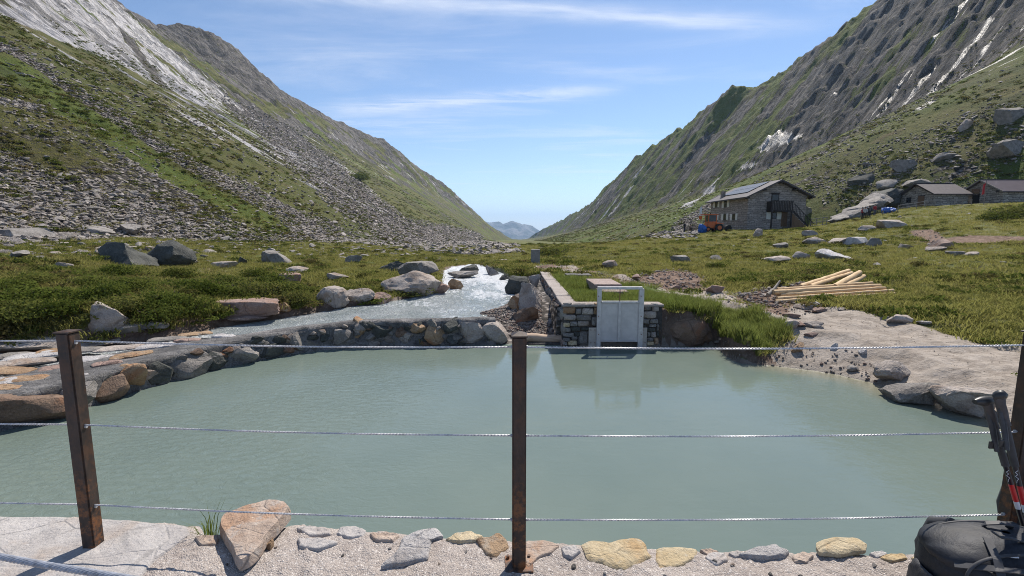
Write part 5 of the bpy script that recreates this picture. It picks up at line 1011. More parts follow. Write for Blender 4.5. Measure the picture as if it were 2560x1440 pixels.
def small_structures():
    a, b = at_z(1300, 846, .16), at_z(1408, 842, .2); yv = 12.2; e = MB(); pts = []
    for k in range(9): t = k / 8; pts.append((a[0] + (SIDE_X + .05 - a[0]) * t, yv + .03 * math.sin(t * 4), .13 + .02 * math.sin(t * 7)))
    o = e.tube(pts, .12, 14, True, [.125, .12, .118, .122, .12, .116, .12, .118, .115]).build('timber_sill', 'sillwood', None, sm=50); tag(o, 'pale round timber laid as a sill between weir and intake wall', 'timber')
    o = MB().box(a[0] - .05, 12.0, -.5, SIDE_X + .02, 12.6, .05).build('sill_base', 'mortar_dark', None, .03); tag(o, 'low mortar bed under the timber sill at the waterline', 'mortar bed')
    h = hit(1445, 695); e = thing('access_hatch', 'small dark steel hatch in the grass behind the intake wall', 'hatch', h); dep = h[1]; w = 62 / FPX * dep / 2
    MB().box(h[0] - w * 1.12, h[1] - w * .9, h[2] - .1, h[0] + w * 1.12, h[1] + w * .9, h[2] + .10).build('concrete_frame', 'concrete', e, .01); MB().box(h[0] - w, h[1] - w * .8, h[2] + .10, h[0] + w, h[1] + w * .8, h[2] + .16).build('lid', 'hatch', e, .01)
    p = at_y(1535, 745, 13.6); e = thing('concrete_slab_cover', 'pinkish concrete slab cover seen through the sluice frame', 'slab', p); 
    MB().box(p[0] - .42, 13.5, 1.0, p[0] + .42, 14.3, 1.24).build('lower_slab', 'pinkslab', e, .01); MB().box(p[0] - .46, 14.32, 1.05, p[0] + .40, 16.0, 1.36).build('upper_slab', 'pinkslab', e, .012)
    h = hit(1339, 660); w = 22 / FPX * h[1]; o = MB().box(h[0] - w / 2, h[1], h[2] - .2, h[0] + w / 2, h[1] + w, h[2] + 36 / FPX * h[1]).build('concrete_block', 'concrete', None, .02); tag(o, 'upright grey concrete block at the end of the track', 'concrete block')
small_structures()
# ------------------------------------------------------------------ peeled logs
def logs():
    g = hit(1938, 757); Y0 = g[1] + .12
    L = [((1938,754,Y0),(2236,734,Y0 + .35),.055,'lowest thin log at the front of the pile, reaching furthest right'),((1943,747,Y0 + .1),(2233,726,Y0 + .55),.06,'second lowest thin log of the pile'),((1950,738,Y0 + .28),(2212,720,Y0 + .7),.062,'middle log of the pile, shaded under the thick top log'),
         ((1932,731,Y0 + .3),(2200,714.5,Y0 + .85),.078,'thick top log with a pale round end on the left'),((1942,724,Y0 + .55),(2180,707.5,Y0 + 1.2),.06,'log behind the thick top log of the pile'),
         ((2000,717,Y0 + 1.0),(2122,676,Y0 + 4.2),.085,'leftmost of the three logs pointing up and away from the pile'),((2026,717,Y0 + 1.0),(2129,683,Y0 + 4.0),.085,'middle of the three logs pointing up and away from the pile'),((2086,718,Y0 + .9),(2149,681,Y0 + 3.2),.105,'thick rightmost of the three logs pointing away from the pile'),
         ((2104,718,Y0 + 1.2),(2160,690,Y0 + 3.4),.09,'log lying half hidden under the thick rightmost log'),((1955,748,Y0 + .35),(2180,733,Y0 + .6),.07,'dark shaded log low inside the pile'),((1945,740,Y0 + .42),(2150,722,Y0 + .8),.075,'log hidden between the middle and thick top logs')]
    for i, (a, b, rd, lab) in enumerate(L):
        A, B = Vector(at_y(*a)), Vector(at_y(*b)); d = (B - A).normalized(); o = thing('log', 'peeled pale wooden ' + lab, 'log', A, 'peeled logs')
        r = np.random.default_rng(i); n = 14; side = d.cross(Vector((0, 0, 1))).normalized(); up = side.cross(d); ln = (B - A).length; pts = []
        bow = r.normal() * .02
        for k in range(n): t = k / (n - 1); pts.append(Vector((t * ln, math.sin(t * 3.14) * bow + r.normal() * .004, r.normal() * .004)))
        M = Matrix((d, side, up)).transposed().to_4x4(); M.translation = A
        tr = MB().tube(pts, rd, 12, False, [rd * (1.06 - .2 * k / n + r.normal() * .02) for k in range(n)]).build('trunk', 'peeled', o, sm=60, local=True)
        m1 = MB().tube([Vector((-.004, 0, 0)), Vector((.003, 0, 0))], rd * 1.05, 12).build('cut_end', 'cutend', o, local=True); m2 = MB().tube([pts[-1] - Vector((.003, 0, 0)), pts[-1] + Vector((.004, 0, 0))], rd * .86, 12).build('cut_end', 'cutend', o, local=True)
        o.rotation_euler = M.to_euler()
    a, b = at_y(1920, 737, Y0 + .3), at_y(1950, 702, Y0 + .6); o = MB().tube([a, (a + b) / 2 + np.array((.02, 0, -.03)), b], .05, 8, True, [.07, .05, .03]).build('branch_stub', 'greywood', None, sm=60); tag(o, 'grey crooked branch standing up at the left end of the log pile', 'branch')
logs()
# ------------------------------------------------------------------ lodge
def lodge():
    x0, x1, y0, y1, zb = 36.4, 45.35, 72.0, 85.5, 2.2; ze, zr = 8.22, 10.4; xm = (x0 + x1) / 2
    e = thing('mountain_lodge', 'two storey stone mountain lodge with balcony and solar panels on its roof', 'lodge', (xm, y0, 3.0))
    MB().prism([(x0, zb), (x1, zb), (x1, ze), (xm, zr), (x0, ze)], 'y', y0, y1).build('wall', 'lodgewall', e)
    th = .22; ov = .75; k = (zr - ze) / (xm - x0)
    rf = MB().prism([(x0 - ov, ze - ov * k + .02), (xm, zr + .02), (x1 + ov, ze - ov * k + .02), (x1 + ov, ze - ov * k + th), (xm, zr + th + .03), (x0 - ov, ze - ov * k + th)], 'y', y0 - 1.0, y1 + .7).build('roof', 'slate', e)
    def on_roof(xa, ya, xb, yb, t, nm, m, z_=.0):
        za, zb_ = zr + th + .03 - (xm - xa) * k, zr + th + .03 - (xm - xb) * k
        return MB().add([(xa, ya, za + z_), (xb, ya, zb_ + z_), (xb, yb, zb_ + z_), (xa, yb, za + z_), (xa, ya, za + z_ + t), (xb, ya, zb_ + z_ + t), (xb, yb, zb_ + z_ + t), (xa, yb, za + z_ + t)], [(0, 3, 2, 1), (4, 5, 6, 7), (0, 1, 5, 4), (1, 2, 6, 5), (2, 3, 7, 6), (3, 0, 4, 7)]).build(nm, m, rf)
    for i in range(6):
        for j in range(2): on_roof(xm - 3.6 + j * 1.75, y0 + 2.2 + i * 1.5, xm - 1.95 + j * 1.75, y0 + 3.64 + i * 1.5, .07, 'solar_panel', 'solar', .05)
    MB().box(x0 + .5, y1 - 3.3, 8.2, x0 + 1.1, y1 - 2.7, 9.65).build('chimney', 'lodgewall', rf); MB().box(x0 + .4, y1 - 3.4, 9.65, x0 + 1.2, y1 - 2.6, 9.75).build('chimney_cap', 'slate', rf)
    for xb in (x0 - .35, x0 + 2.2, xm, x1 - 2.2, x1 + .35): zz = zr - abs(xb - xm) * k - .25; MB().box(xb - .12, y0 - .9, zz - .02, xb + .12, y0 + .01, zz + .2).build('rafter_end', 'darkwood', e)
    def win_side(pl, pr, ptop, pbot):
        a, b = at_x(pl, ptop, x0), at_x(pr, pbot, x0); ya, yb = sorted((a[1], b[1])); z1, z0 = a[2], b[2]
        w = MB().box(x0 - .06, ya, z0, x0 + .02, yb, z1).build('window', 'darkwood', e); m = (ya + yb) / 2
        for s in (0, 1):
            q0 = ya + .08 if s == 0 else m + .04; q1 = m - .04 if s == 0 else yb - .08; MB().box(x0 - .075, q0, z0 + .08, x0 - .061, q1, z1 - .08).build('pane', 'pane', w)
        for s in (0, 1):
            h = (yb - ya) / 2 + .06; q = ya - h - .02 if s == 0 else yb + .02; MB().box(x0 - .10, q, z0 - .03, x0 - .045, q + h, z1 + .03).build('shutter', 'shutter', w)
        MB().box(x0 - .14, ya - .1, z0 - .1, x0 - .003, yb + .1, z0 - .035).build('sill', 'concrete', w)
    for pl, pr, t, b in ((1789, 1795, 503, 518), (1811, 1818.5, 503, 518), (1786, 1792.5, 535, 550), (1809.5, 1816.5, 535, 550), (1831.5, 1839, 535, 550)): win_side(pl, pr, t, b)
    P = lambda px, py: at_y(px, py, y0)
    def bx(nm, pa, qa, pb, qb, d0, d1, m, par=e): a, b = P(pa, qa), P(pb, qb); return MB().box(a[0], y0 - d1, b[2], b[0], y0 - d0, a[2]).build(nm, m, par)
    d = bx('balcony_door', 1929, 484, 1947, 503, .003, .05, 'darkwood'); bx('pane', 1931, 487, 1945, 501, .051, .06, 'pane', d); bx('lintel', 1926, 481.5, 1950, 484, .003, .09, 'darkwood')
    w = bx('window', 1929, 531, 1940, 547, .003, .06, 'darkwood'); bx('pane', 1930, 532, 1934, 546, .061, .07, 'pane', w); bx('pane', 1935, 532, 1939, 546, .061, .07, 'pane', w); bx('shutter', 1916, 530.5, 1926.5, 548, .045, .1, 'shutter', w); bx('shutter', 1942, 530.5, 1952, 548, .045, .1, 'shutter', w)
    dr = bx('door', 1954, 529, 1966, 566, .003, .07, 'stairwood'); bx('handle', 1956, 549, 1957, 551, .071, .13, 'blackmetal', dr)
    # balcony and outside stair
    zb0, zt0 = P(1920, 527)[2], P(1920, 504)[2]; xa, xb = P(1918, 500)[0], P(1969, 500)[0]; D = 1.5
    bal = MB().box(xa, y0 - D, zb0 - .15, xb, y0 - .003, zb0 + .05).build('balcony', 'darkwood', e); n = 13
    for i in range(n): q = xa + (xb - xa - .16) * i / (n - 1); MB().box(q, y0 - D - .03, zb0 - .1, q + .17, y0 - D + .02, zt0 - .05).build('rail_board', 'darkwood', bal)
    MB().box(xa - .05, y0 - D - .06, zt0 - .05, xb + .05, y0 - D + .05, zt0 + .05).build('handrail', 'darkwood', bal)
    for q in (xa + .08, xb - .08): MB().box(q - .09, y0 - D, 2.3, q + .09, y0 - D + .18, zb0 - .151).build('balcony_post', 'darkwood', bal)
    for i in range(6): MB().box(xa - .03, y0 - D + .12 + i * .24, zb0 - .1, xa + .03, y0 - D + .29 + i * .24, zt0).build('rail_board', 'darkwood', bal)
    xs, zs = P(1969, 527)[0] + .02, zb0; xe, zeB = P(2019, 567)[0], 2.9
    st = MB().add([(xs, y0 - D, zs - .3), (xe, y0 - D, zeB - .3), (xe, y0 - D, zeB), (xs, y0 - D, zs), (xs, y0 - D + .08, zs - .3), (xe, y0 - D + .08, zeB - .3), (xe, y0 - D + .08, zeB), (xs, y0 - D + .08, zs)], [(0, 1, 2, 3), (7, 6, 5, 4), (0, 4, 5, 1), (1, 5, 6, 2), (2, 6, 7, 3), (3, 7, 4, 0)]).build('stair', 'darkwood', e)
    for i in range(14): t = (i + .5) / 14; q = xs + (xe - xs) * t; z = zs + (zeB - zs) * t; MB().box(q - .16, y0 - D + .081, z - .03, q + .13, y0 - .15, z + .02).build('tread', 'darkwood', st)
    for i in range(16): t = i / 15; q = xs + (xe - xs) * t; z = zs + (zeB - zs) * t; MB().box(q - .03, y0 - D - .03, z - .05, q + .03, y0 - D - .001, z + 1.0).build('baluster', 'darkwood', st)
    MB().tube([(xs, y0 - D - .05, zs + 1.02), (xe, y0 - D - .05, zeB + 1.02)], .05, 6).build('handrail', 'darkwood', st)
    xq = P(1967, 540)[0]; nb = 11
    for i in range(nb):
        q = xq + (xe - .6 - xq) * i / nb; w_ = (xe - .6 - xq) / nb - .015; zt = min(zs, zs + (zeB - zs) * (q + w_ - xs) / (xe - xs)) - .33
        if zt > 2.85: MB().box(q, y0 - D + .1, 2.3, q + w_, y0 - D + .14, zt).build('stair_board', 'stairwood', e)
lodge()
# ------------------------------------------------------------------ the two huts
def hut(name, label, x0, x1, y0, y1, zb, ze, zr, rmat, door, wins, gable):
    e = thing(name, label, 'hut', ((x0 + x1) / 2, y0, zb + .6)); ym = (y0 + y1) / 2; k = (zr - ze) / (ym - y0)
    MB().prism([(y0, zb), (y1, zb), (y1, ze), (ym, zr), (y0, ze)], 'x', x0, x1).build('wall', 'hutwall', e); ov = .45; th = .16
    r = MB().prism([(y0 - ov, ze - ov * k + .02), (ym, zr + .02), (y1 + ov, ze - ov * k + .02), (y1 + ov, ze - ov * k + th), (ym, zr + th + .02), (y0 - ov, ze - ov * k + th)], 'x', x0 - .55, x1 + .4).build('roof', rmat, e)
    MB().box(x0 - .58, ym - .16, zr + th + .0, x1 + .42, ym + .16, zr + th + .06).build('ridge_cap', rmat, r)
    for s in (-1, 1):
        yy = y0 - ov if s < 0 else y1 + ov; MB().add([(x0 - .60, yy, ze - ov * k + .0), (x0 - .60, ym, zr), (x0 - .60, ym, zr + th + .05), (x0 - .60, yy, ze - ov * k + th + .05), (x0 - .551, yy, ze - ov * k), (x0 - .551, ym, zr), (x0 - .551, ym, zr + th + .05), (x0 - .551, yy, ze - ov * k + th + .05)], [(0, 1, 2, 3), (7, 6, 5, 4), (0, 4, 5, 1), (1, 5, 6, 2), (2, 6, 7, 3), (3, 7, 4, 0)]).build('barge_board', 'greywood' if gable else 'darkwood', r)
    for pa, qa, pb, qb, m in door:
        a, b = at_x(pa, qa, x0), at_x(pb, qb, x0); ya, yb = sorted((a[1], b[1])); d = MB().box(x0 - .05, ya, b[2], x0 + .02, yb, a[2]).build('door', m, e); MB().box(x0 - .09, ya - .1, a[2], x0 - .003, yb + .1, a[2] + .12).build('lintel', 'darkwood', d)
    for pa, qa, pb, qb in wins:
        a, b = at_x(pa, qa, x0), at_x(pb, qb, x0); ya, yb = sorted((a[1], b[1])); w = MB().box(x0 - .04, ya, b[2], x0 + .02, yb, a[2]).build('window', 'darkwood', e); MB().box(x0 - .05, ya + .08, b[2] + .08, x0 - .041, yb - .08, a[2] - .08).build('pane', 'pane', w)
    return e
hut('stone_hut', 'left low stone hut with brown door and slate roof', 67.7, 73.2, 75.0, 81.4, 5.5, 8.85, 10.55, 'slate', [(2296, 491, 2309, 514, 'stairwood')], [(2267, 494, 2277, 507)], False)
eh = hut('stone_hut', 'right stone hut with dark open doorway and purple brown sheet roof', 74.5, 92.0, 71.0, 77.6, 5.5, 8.95, 10.75, 'roofmetal', [(2432, 489, 2447, 510, 'opening_shade')], [], True)  # the open doorway is a solid panel with interior shade painted as black
a_ = at_x(2431, 473, 74.5); b_ = at_x(2449, 483, 74.5); MB().box(74.40, min(a_[1], b_[1]), b_[2], 74.497, max(a_[1], b_[1]), a_[2]).build('red_board', MAT['stairwood'], eh)
MB().box(73.6, 71.004, 8.75, 73.9, 71.3, 9.0).build('beam_end', 'darkwood', eh)
# ------------------------------------------------------------------ flag, parasol, tarp, fences
def gz(x, y): return float(surf_z(np.array([float(x)]), np.array([float(y)]))[0])
def flag():
    p = at_y(2459, 512, 68.5); g = gz(p[0], 68.5); t = at_y(2459, 447, 68.5)[2]; e = thing('flagpole', 'flagpole with hanging red flag in front of the right hut', 'flag', (p[0], 68.5, g))
    MB().tube([(p[0], 68.5, g - .2), (p[0], 68.5, t)], .045, 8, True, [.05, .035]).build('pole', 'greywood', e); P = np.zeros((14, 8, 3)); a, b = at_y(2455, 456, 68.5)[2], at_y(2455, 484, 68.5)[2]
    for i in range(14):
        for j in range(8): v = i / 13; u = j / 7; P[i, j] = (p[0] - .05 - u * (.30 + .18 * v), 68.5 + .09 * math.sin(u * 9 + v * 2), a + (b - a) * v - u * .28)
    me, _ = grid_mesh('cloth', P); obj('cloth', smooth(me), 'redcloth', e)
flag()
def parasol():
    Y = 76.0; p = at_y(1750, 570, Y); g = gz(p[0], Y); e = thing('parasol', 'closed white and orange parasol left of the lodge', 'parasol', (p[0], Y, g)); t = at_y(1749.5, 515, Y)[2]; MB().tube([(p[0], Y, g), (p[0], Y, t)], .03, 6).build('pole', 'greywood', e)
    m = (t - g); c = MB().tube([(p[0], Y, t - .5 * m), (p[0], Y, t - .36 * m), (p[0], Y, t - .12 * m), (p[0], Y, t - .02)], .2, 9, True, [.16, .26, .17, .03]).build('canopy', 'whitecloth', e, sm=60); MB().tube([(p[0], Y, t - .52 * m), (p[0], Y, t - .38 * m)], .2, 9, True, [.2, .275]).build('canopy_hem', 'orange', c, sm=60)
parasol()
def tarp():
    Y = 72.0; c = at_y(2220, 524, Y); g = gz(c[0], Y); V, F = rock_pts(71, 4, cuts=6, rough=.3); V = V * np.array((2.6, 1.3, 1.1)); z0 = V[:, 2].min(); V[:, 2] += .12 * np.sin(V[:, 0] * 9 + V[:, 1] * 5); o = obj('tarpaulin', smooth(raw_mesh('tarp', V, F), 35), 'tarp'); o.location = (c[0], Y, g + .38); tag(o, 'crumpled bright blue tarpaulin heap beside the left hut', 'tarpaulin')
    c = at_y(2205, 530, Y); e = thing('bench', 'low wooden bench beside the blue tarpaulin', 'bench', (c[0], Y - 1.0, g)); z = gz(c[0], Y - 1.0); MB().box(c[0] - .9, Y - 1.2, z + .42, c[0] + .9, Y - .85, z + .47).build('seat', 'greywood', e)
    for s in (-.7, .7): MB().box(c[0] + s - .05, Y - 1.15, z - .1, c[0] + s + .05, Y - .9, z + .42).build('leg', 'greywood', e)
tarp()
def fence(label, pts, Y, h=1.0, rails=2, rail_label=None):
    W = [at_y(px, py, Y if not isinstance(Y, (list, tuple)) else Y[i]) for i, (px, py) in enumerate(pts)]; e = thing('wooden_fence', label, 'fence', (W[0][0], W[0][1], gz(W[0][0], W[0][1]))); tops = []
    for w in W: g = gz(w[0], w[1]); MB().tube([(w[0], w[1], g - .2), (w[0] + .02, w[1], g + h)], .06, 6).build('post', 'greywood', e); tops.append((w[0], w[1], g))
    for k in range(rails):
        for a, b in zip(tops[:-1], tops[1:]): z = h * (.92 - .42 * k); MB().tube([(a[0], a[1] - .07, a[2] + z), (b[0], b[1] - .07, b[2] + z)], .05, 6).build('rail', 'greywood', e)
fence('pole fence along the grass in front of the left hut', [(2244, 530), (2290, 525), (2312, 525), (2336, 522)], 71.5, 1.05)
fence('short rail fence before the doorway of the right hut', [(2386, 515), (2405, 512), (2428, 511)], 70, .8, 1)
fence('pole fence right of the lodge stairs', [(2026, 566), (2040, 566), (2056, 565), (2066, 563)], 71, 1.25, 3)
fence('rail fence along the long side of the lodge', [(1800, 575), (1822, 575), (1846, 575), (1874, 576)], [74, 72.5, 71, 70], 1.0, 2)
fence('rail fence at the terrace left of the tractor', [(1709, 577), (1722, 577), (1740, 577)], 72, 1.0, 2)
# ------------------------------------------------------------------ tractor
def tractor():
    Y = 68.5; c = at_y(1779, 577, Y); g = gz(c[0], Y); u = Y / FPX; e = thing('tractor', 'small orange tractor with cab parked at the lodge corner', 'tractor', (c[0], Y, g)); X = c[0]
    MB().box(X - .95, Y - .65, g + .55, X + .95, Y + .65, g + 1.35).build('body', 'orange', e, .08, 2)
    cab = MB().box(X - .8, Y - .6, g + 1.351, X + .45, Y + .6, g + 1.5).build('cab', 'orange', e, .02)
    for sx in (-.75, .4):
        for sy in (-.55, .55): MB().box(X + sx - .05, Y + sy - .05, g + 1.5, X + sx + .05, Y + sy + .05, g + 2.45).build('cab_pillar', 'orange', cab)
    MB().box(X - .68, Y - .56, g + 1.52, X + .33, Y - .54, g + 2.43).build('window', 'pane', cab); MB().box(X - .76, Y - .48, g + 1.52, X - .74, Y + .48, g + 2.43).build('window', 'pane', cab); MB().box(X - .66, Y + .54, g + 1.52, X + .33, Y + .56, g + 2.43).build('window', 'pane', cab)
    MB().box(X - 1.5, Y - .75, g + 2.47, X + .6, Y + .75, g + 2.60).build('roof', 'orange', e, .03, 2)
    def wheel(x, y, r, w):
        t = MB().tube([(x, y - w / 2, g + r), (x, y - w / 2 + .05, g + r), (x, y + w / 2 - .05, g + r), (x, y + w / 2, g + r)], r, 18, True, [r * .86, r, r, r * .86]).build('wheel', 'rubber', e, sm=40); MB().tube([(x, y - w / 2 - .02, g + r), (x, y + w / 2 + .02, g + r)], r * .5, 12).build('rim', 'orange', t, sm=40)
    wheel(X + .75, Y - .75, .62, .36); wheel(X + .75, Y + .75, .62, .36); wheel(X - .85, Y - .7, .4, .28); wheel(X - .85, Y + .7, .4, .28)
    MB().box(X + .2, Y - .98, g + 1.2, X + 1.3, Y - .55, g + 1.28).build('fender', 'orange', e, .02); MB().tube([(X - .5, Y - .5, g + 2.6), (X - .5, Y - .5, g + 2.75)], .08, 8).build('beacon', 'blackmetal', e)
    c = at_y(1820, 577, 68); g2 = gz(c[0], 68); t = MB().tube([(c[0], 67.8, g2 + .42), (c[0], 68.3, g2 + .42)], .45, 16, True, [.45, .45]).build('tyre', 'rubber', None, sm=40); tag(t, 'black tyre drum standing in the grass right of the tractor', 'tyre')
    Yb = 67.5; c = at_y(1751, 578, Yb); g3 = gz(c[0], Yb); V, F = rock_pts(73, 3, cuts=8, rough=.25); o = obj('tarpaulin', smooth(raw_mesh('tarp', V * np.array((1.3, .9, 1.5)), F), 35), 'tarp'); o.location = (c[0] + .2, Yb, g3 + .6); tag(o, 'dark blue tarpaulin bundle leaning on the front of the tractor', 'tarpaulin')
tractor()
# ------------------------------------------------------------------ people
def person(label, x, y, rot, h, shirt, trousers, hair='hair', pack=None, seat=None, arm=0.0):
    g = gz(x, y) if seat is None else seat; e = thing('person', label, 'person', (x, y, g), 'hikers at the buildings', rot); s = h / 1.75
    sit = seat is not None; hip = .95 if not sit else .48; dz = hip - .95
    J = {'pel': (0, 0, hip), 'sp': (0, .0, 1.18 + dz), 'ch': (0, .01, 1.38 + dz), 'nk': (0, .0, 1.50 + dz), 'h1': (0, -.02, 1.60 + dz), 'h2': (0, -.01, 1.72 + dz)}; E = [('pel', 'sp'), ('sp', 'ch'), ('ch', 'nk'), ('nk', 'h1'), ('h1', 'h2')]; rad = {'pel': .15, 'sp': .13, 'ch': .15, 'nk': .06, 'h1': .095, 'h2': .08}
    for sd_, nm in ((-1, 'l'), (1, 'r')):
        J[nm + 'hp'] = (.10 * sd_, 0, hip - .06); J[nm + 'kn'] = (.12 * sd_, -.04, .50) if not sit else (.13 * sd_, -.42, .46); J[nm + 'an'] = (.12 * sd_, .03, .09) if not sit else (.13 * sd_, -.44, .06); J[nm + 'to'] = (.13 * sd_, -.13, .03) if not sit else (.13 * sd_, -.58, .03)
        J[nm + 'sh'] = (.19 * sd_, .01, 1.42 + dz); J[nm + 'el'] = (.26 * sd_, .02 - .1 * arm, 1.14 + dz); J[nm + 'wr'] = (.25 * sd_, -.08 - .22 * arm, .92 + dz + .2 * arm); J[nm + 'ha'] = (.24 * sd_, -.12 - .26 * arm, .82 + dz + .22 * arm)
        E += [('pel', nm + 'hp'), (nm + 'hp', nm + 'kn'), (nm + 'kn', nm + 'an'), (nm + 'an', nm + 'to'), ('ch', nm + 'sh'), (nm + 'sh', nm + 'el'), (nm + 'el', nm + 'wr'), (nm + 'wr', nm + 'ha')]
        rad.update({nm + 'hp': .09, nm + 'kn': .062, nm + 'an': .045, nm + 'to': .04, nm + 'sh': .065, nm + 'el': .045, nm + 'wr': .032, nm + 'ha': .035})
    ks = list(J); me = bpy.data.meshes.new('body'); me.from_pydata([tuple(c * s for c in J[k]) for k in ks], [(ks.index(a), ks.index(b)) for a, b in E], []); me.update(); o = obj('body', me, 'skin', e, True)
    md = o.modifiers.new('skin', 'SKIN'); 
    for i, k in enumerate(ks): v = me.skin_vertices[0].data[i]; v.radius = (rad[k] * s * .86,) * 2; v.use_root = (k == 'pel')
    o.modifiers.new('sub', 'SUBSURF').levels = 1; o.modifiers['sub'].render_levels = 1
    V_ = lambda k: Vector(J[k]) * s
    mb = MB(); mb.tube([V_('pel') + Vector((0, 0, -.05)) * s, V_('sp'), V_('ch'), V_('nk') - Vector((0, 0, .03)) * s], .1, 10, True, [.175 * s, .155 * s, .185 * s, .08 * s])
    for nm in 'lr': mb.tube([V_(nm + 'sh'), V_(nm + 'el'), V_(nm + 'wr')], .06, 8, True, [.088 * s, .064 * s, .05 * s])
    mb.build('jacket', shirt, e, sm=60, local=True); mb = MB()
    for nm in 'lr': mb.tube([V_(nm + 'hp') + Vector((0, 0, .1)) * s, V_(nm + 'kn'), V_(nm + 'an')], .08, 8, True, [.12 * s, .085 * s, .07 * s])
    mb.build('trousers', trousers, e, sm=60, local=True); mb = MB()
    for nm in 'lr': mb.tube([V_(nm + 'an') + Vector((0, .05, -.04)) * s, V_(nm + 'to') + Vector((0, -.03, .0)) * s], .05, 8, True, [.055 * s, .05 * s])
    mb.build('boots', 'c_black', e, sm=60, local=True)
    mb = MB(); hd = V_('h2'); mb.tube([hd + Vector((0, .045, -.1)) * s, hd + Vector((0, .02, .0)) * s, hd + Vector((0, .01, .06)) * s, hd + Vector((0, .0, .085)) * s], .1, 10, True, [.085 * s, .102 * s, .085 * s, .03 * s]); mb.build('hair', hair, e, sm=60, local=True)
    f = V_('h1'); mb = MB(); mb.tube([f + Vector((0, -.08, .03)) * s, f + Vector((0, -.115, -.005)) * s], .015, 6, True, [.012 * s, .02 * s]); mb.build('nose', 'skin', e, local=True)
    for sx in (-1, 1): MB().box(*(f + Vector((sx * .035 - .012, -.088, .03)) * s), *(f + Vector((sx * .035 + .012, -.078, .045)) * s)).build('eye', 'hair', e, local=True)
    if pack: MB().box(-.15 * s, .10 * s, (.98 + dz) * s, .15 * s, .32 * s, (1.5 + dz) * s).build('rucksack', pack, e, .05, 2, local=True)
def people():
    def at(px, py, Y): p = at_y(px, py, Y); return p[0], Y
    person('person in a red jacket standing leftmost of the group by the outcrop', *at(2155, 543, 70), .9, 1.72, 'c_red', 'c_black'); person('person with pale top and black trousers in the middle of the group', *at(2162, 543, 69.6), -.6, 1.75, 'c_white', 'c_black', 'hair', 'c_black', None, .5)
    person('person dressed in black carrying a rucksack, right of the pale top', *at(2172, 542, 70.2), 2.8, 1.8, 'c_black', 'c_navy', 'hair', 'c_grey'); person('person in red standing rightmost of the group', *at(2186, 537, 72), .2, 1.74, 'c_red', 'c_grey', 'hat')
    person('person in dark clothes standing at the terrace fence left of the tractor', *at(1711, 578, 71), 1.2, 1.75, 'c_black', 'c_navy'); 
    x, y = at(1726, 577, 71); person('person in brown sitting at the terrace table', x, y, 1.4, 1.72, 'c_brown', 'c_navy', 'hair', None, gz(x, y))
    c = at_y(1731, 577, 70.6); g = gz(c[0] + .6, 70.6); e = thing('picnic_table', 'wooden picnic table with benches on the terrace', 'table', (c[0] + .6, 70.6, g)); X = c[0] + .6
    MB().box(X - .9, 70.2, g + .70, X + .9, 71.0, g + .75).build('table_top', 'greywood', e)
    for s in (-1, 1):
        MB().box(X - .9, 70.6 + s * .72 - .13, g + .42, X + .9, 70.6 + s * .72 + .13, g + .46).build('seat', 'greywood', e); MB().add([(X + s * .6 - .05, 69.85, g - .05), (X + s * .6 + .05, 69.85, g - .05), (X + s * .6 + .05, 71.35, g - .05), (X + s * .6 - .05, 71.35, g - .05), (X + s * .6 - .05, 70.4, g + .7), (X + s * .6 + .05, 70.4, g + .7), (X + s * .6 + .05, 70.8, g + .7), (X + s * .6 - .05, 70.8, g + .7)], [(0, 3, 2, 1), (4, 5, 6, 7), (0, 1, 5, 4), (1, 2, 6, 5), (2, 3, 7, 6), (3, 0, 4, 7)]).build('leg', 'greywood', e)
people()
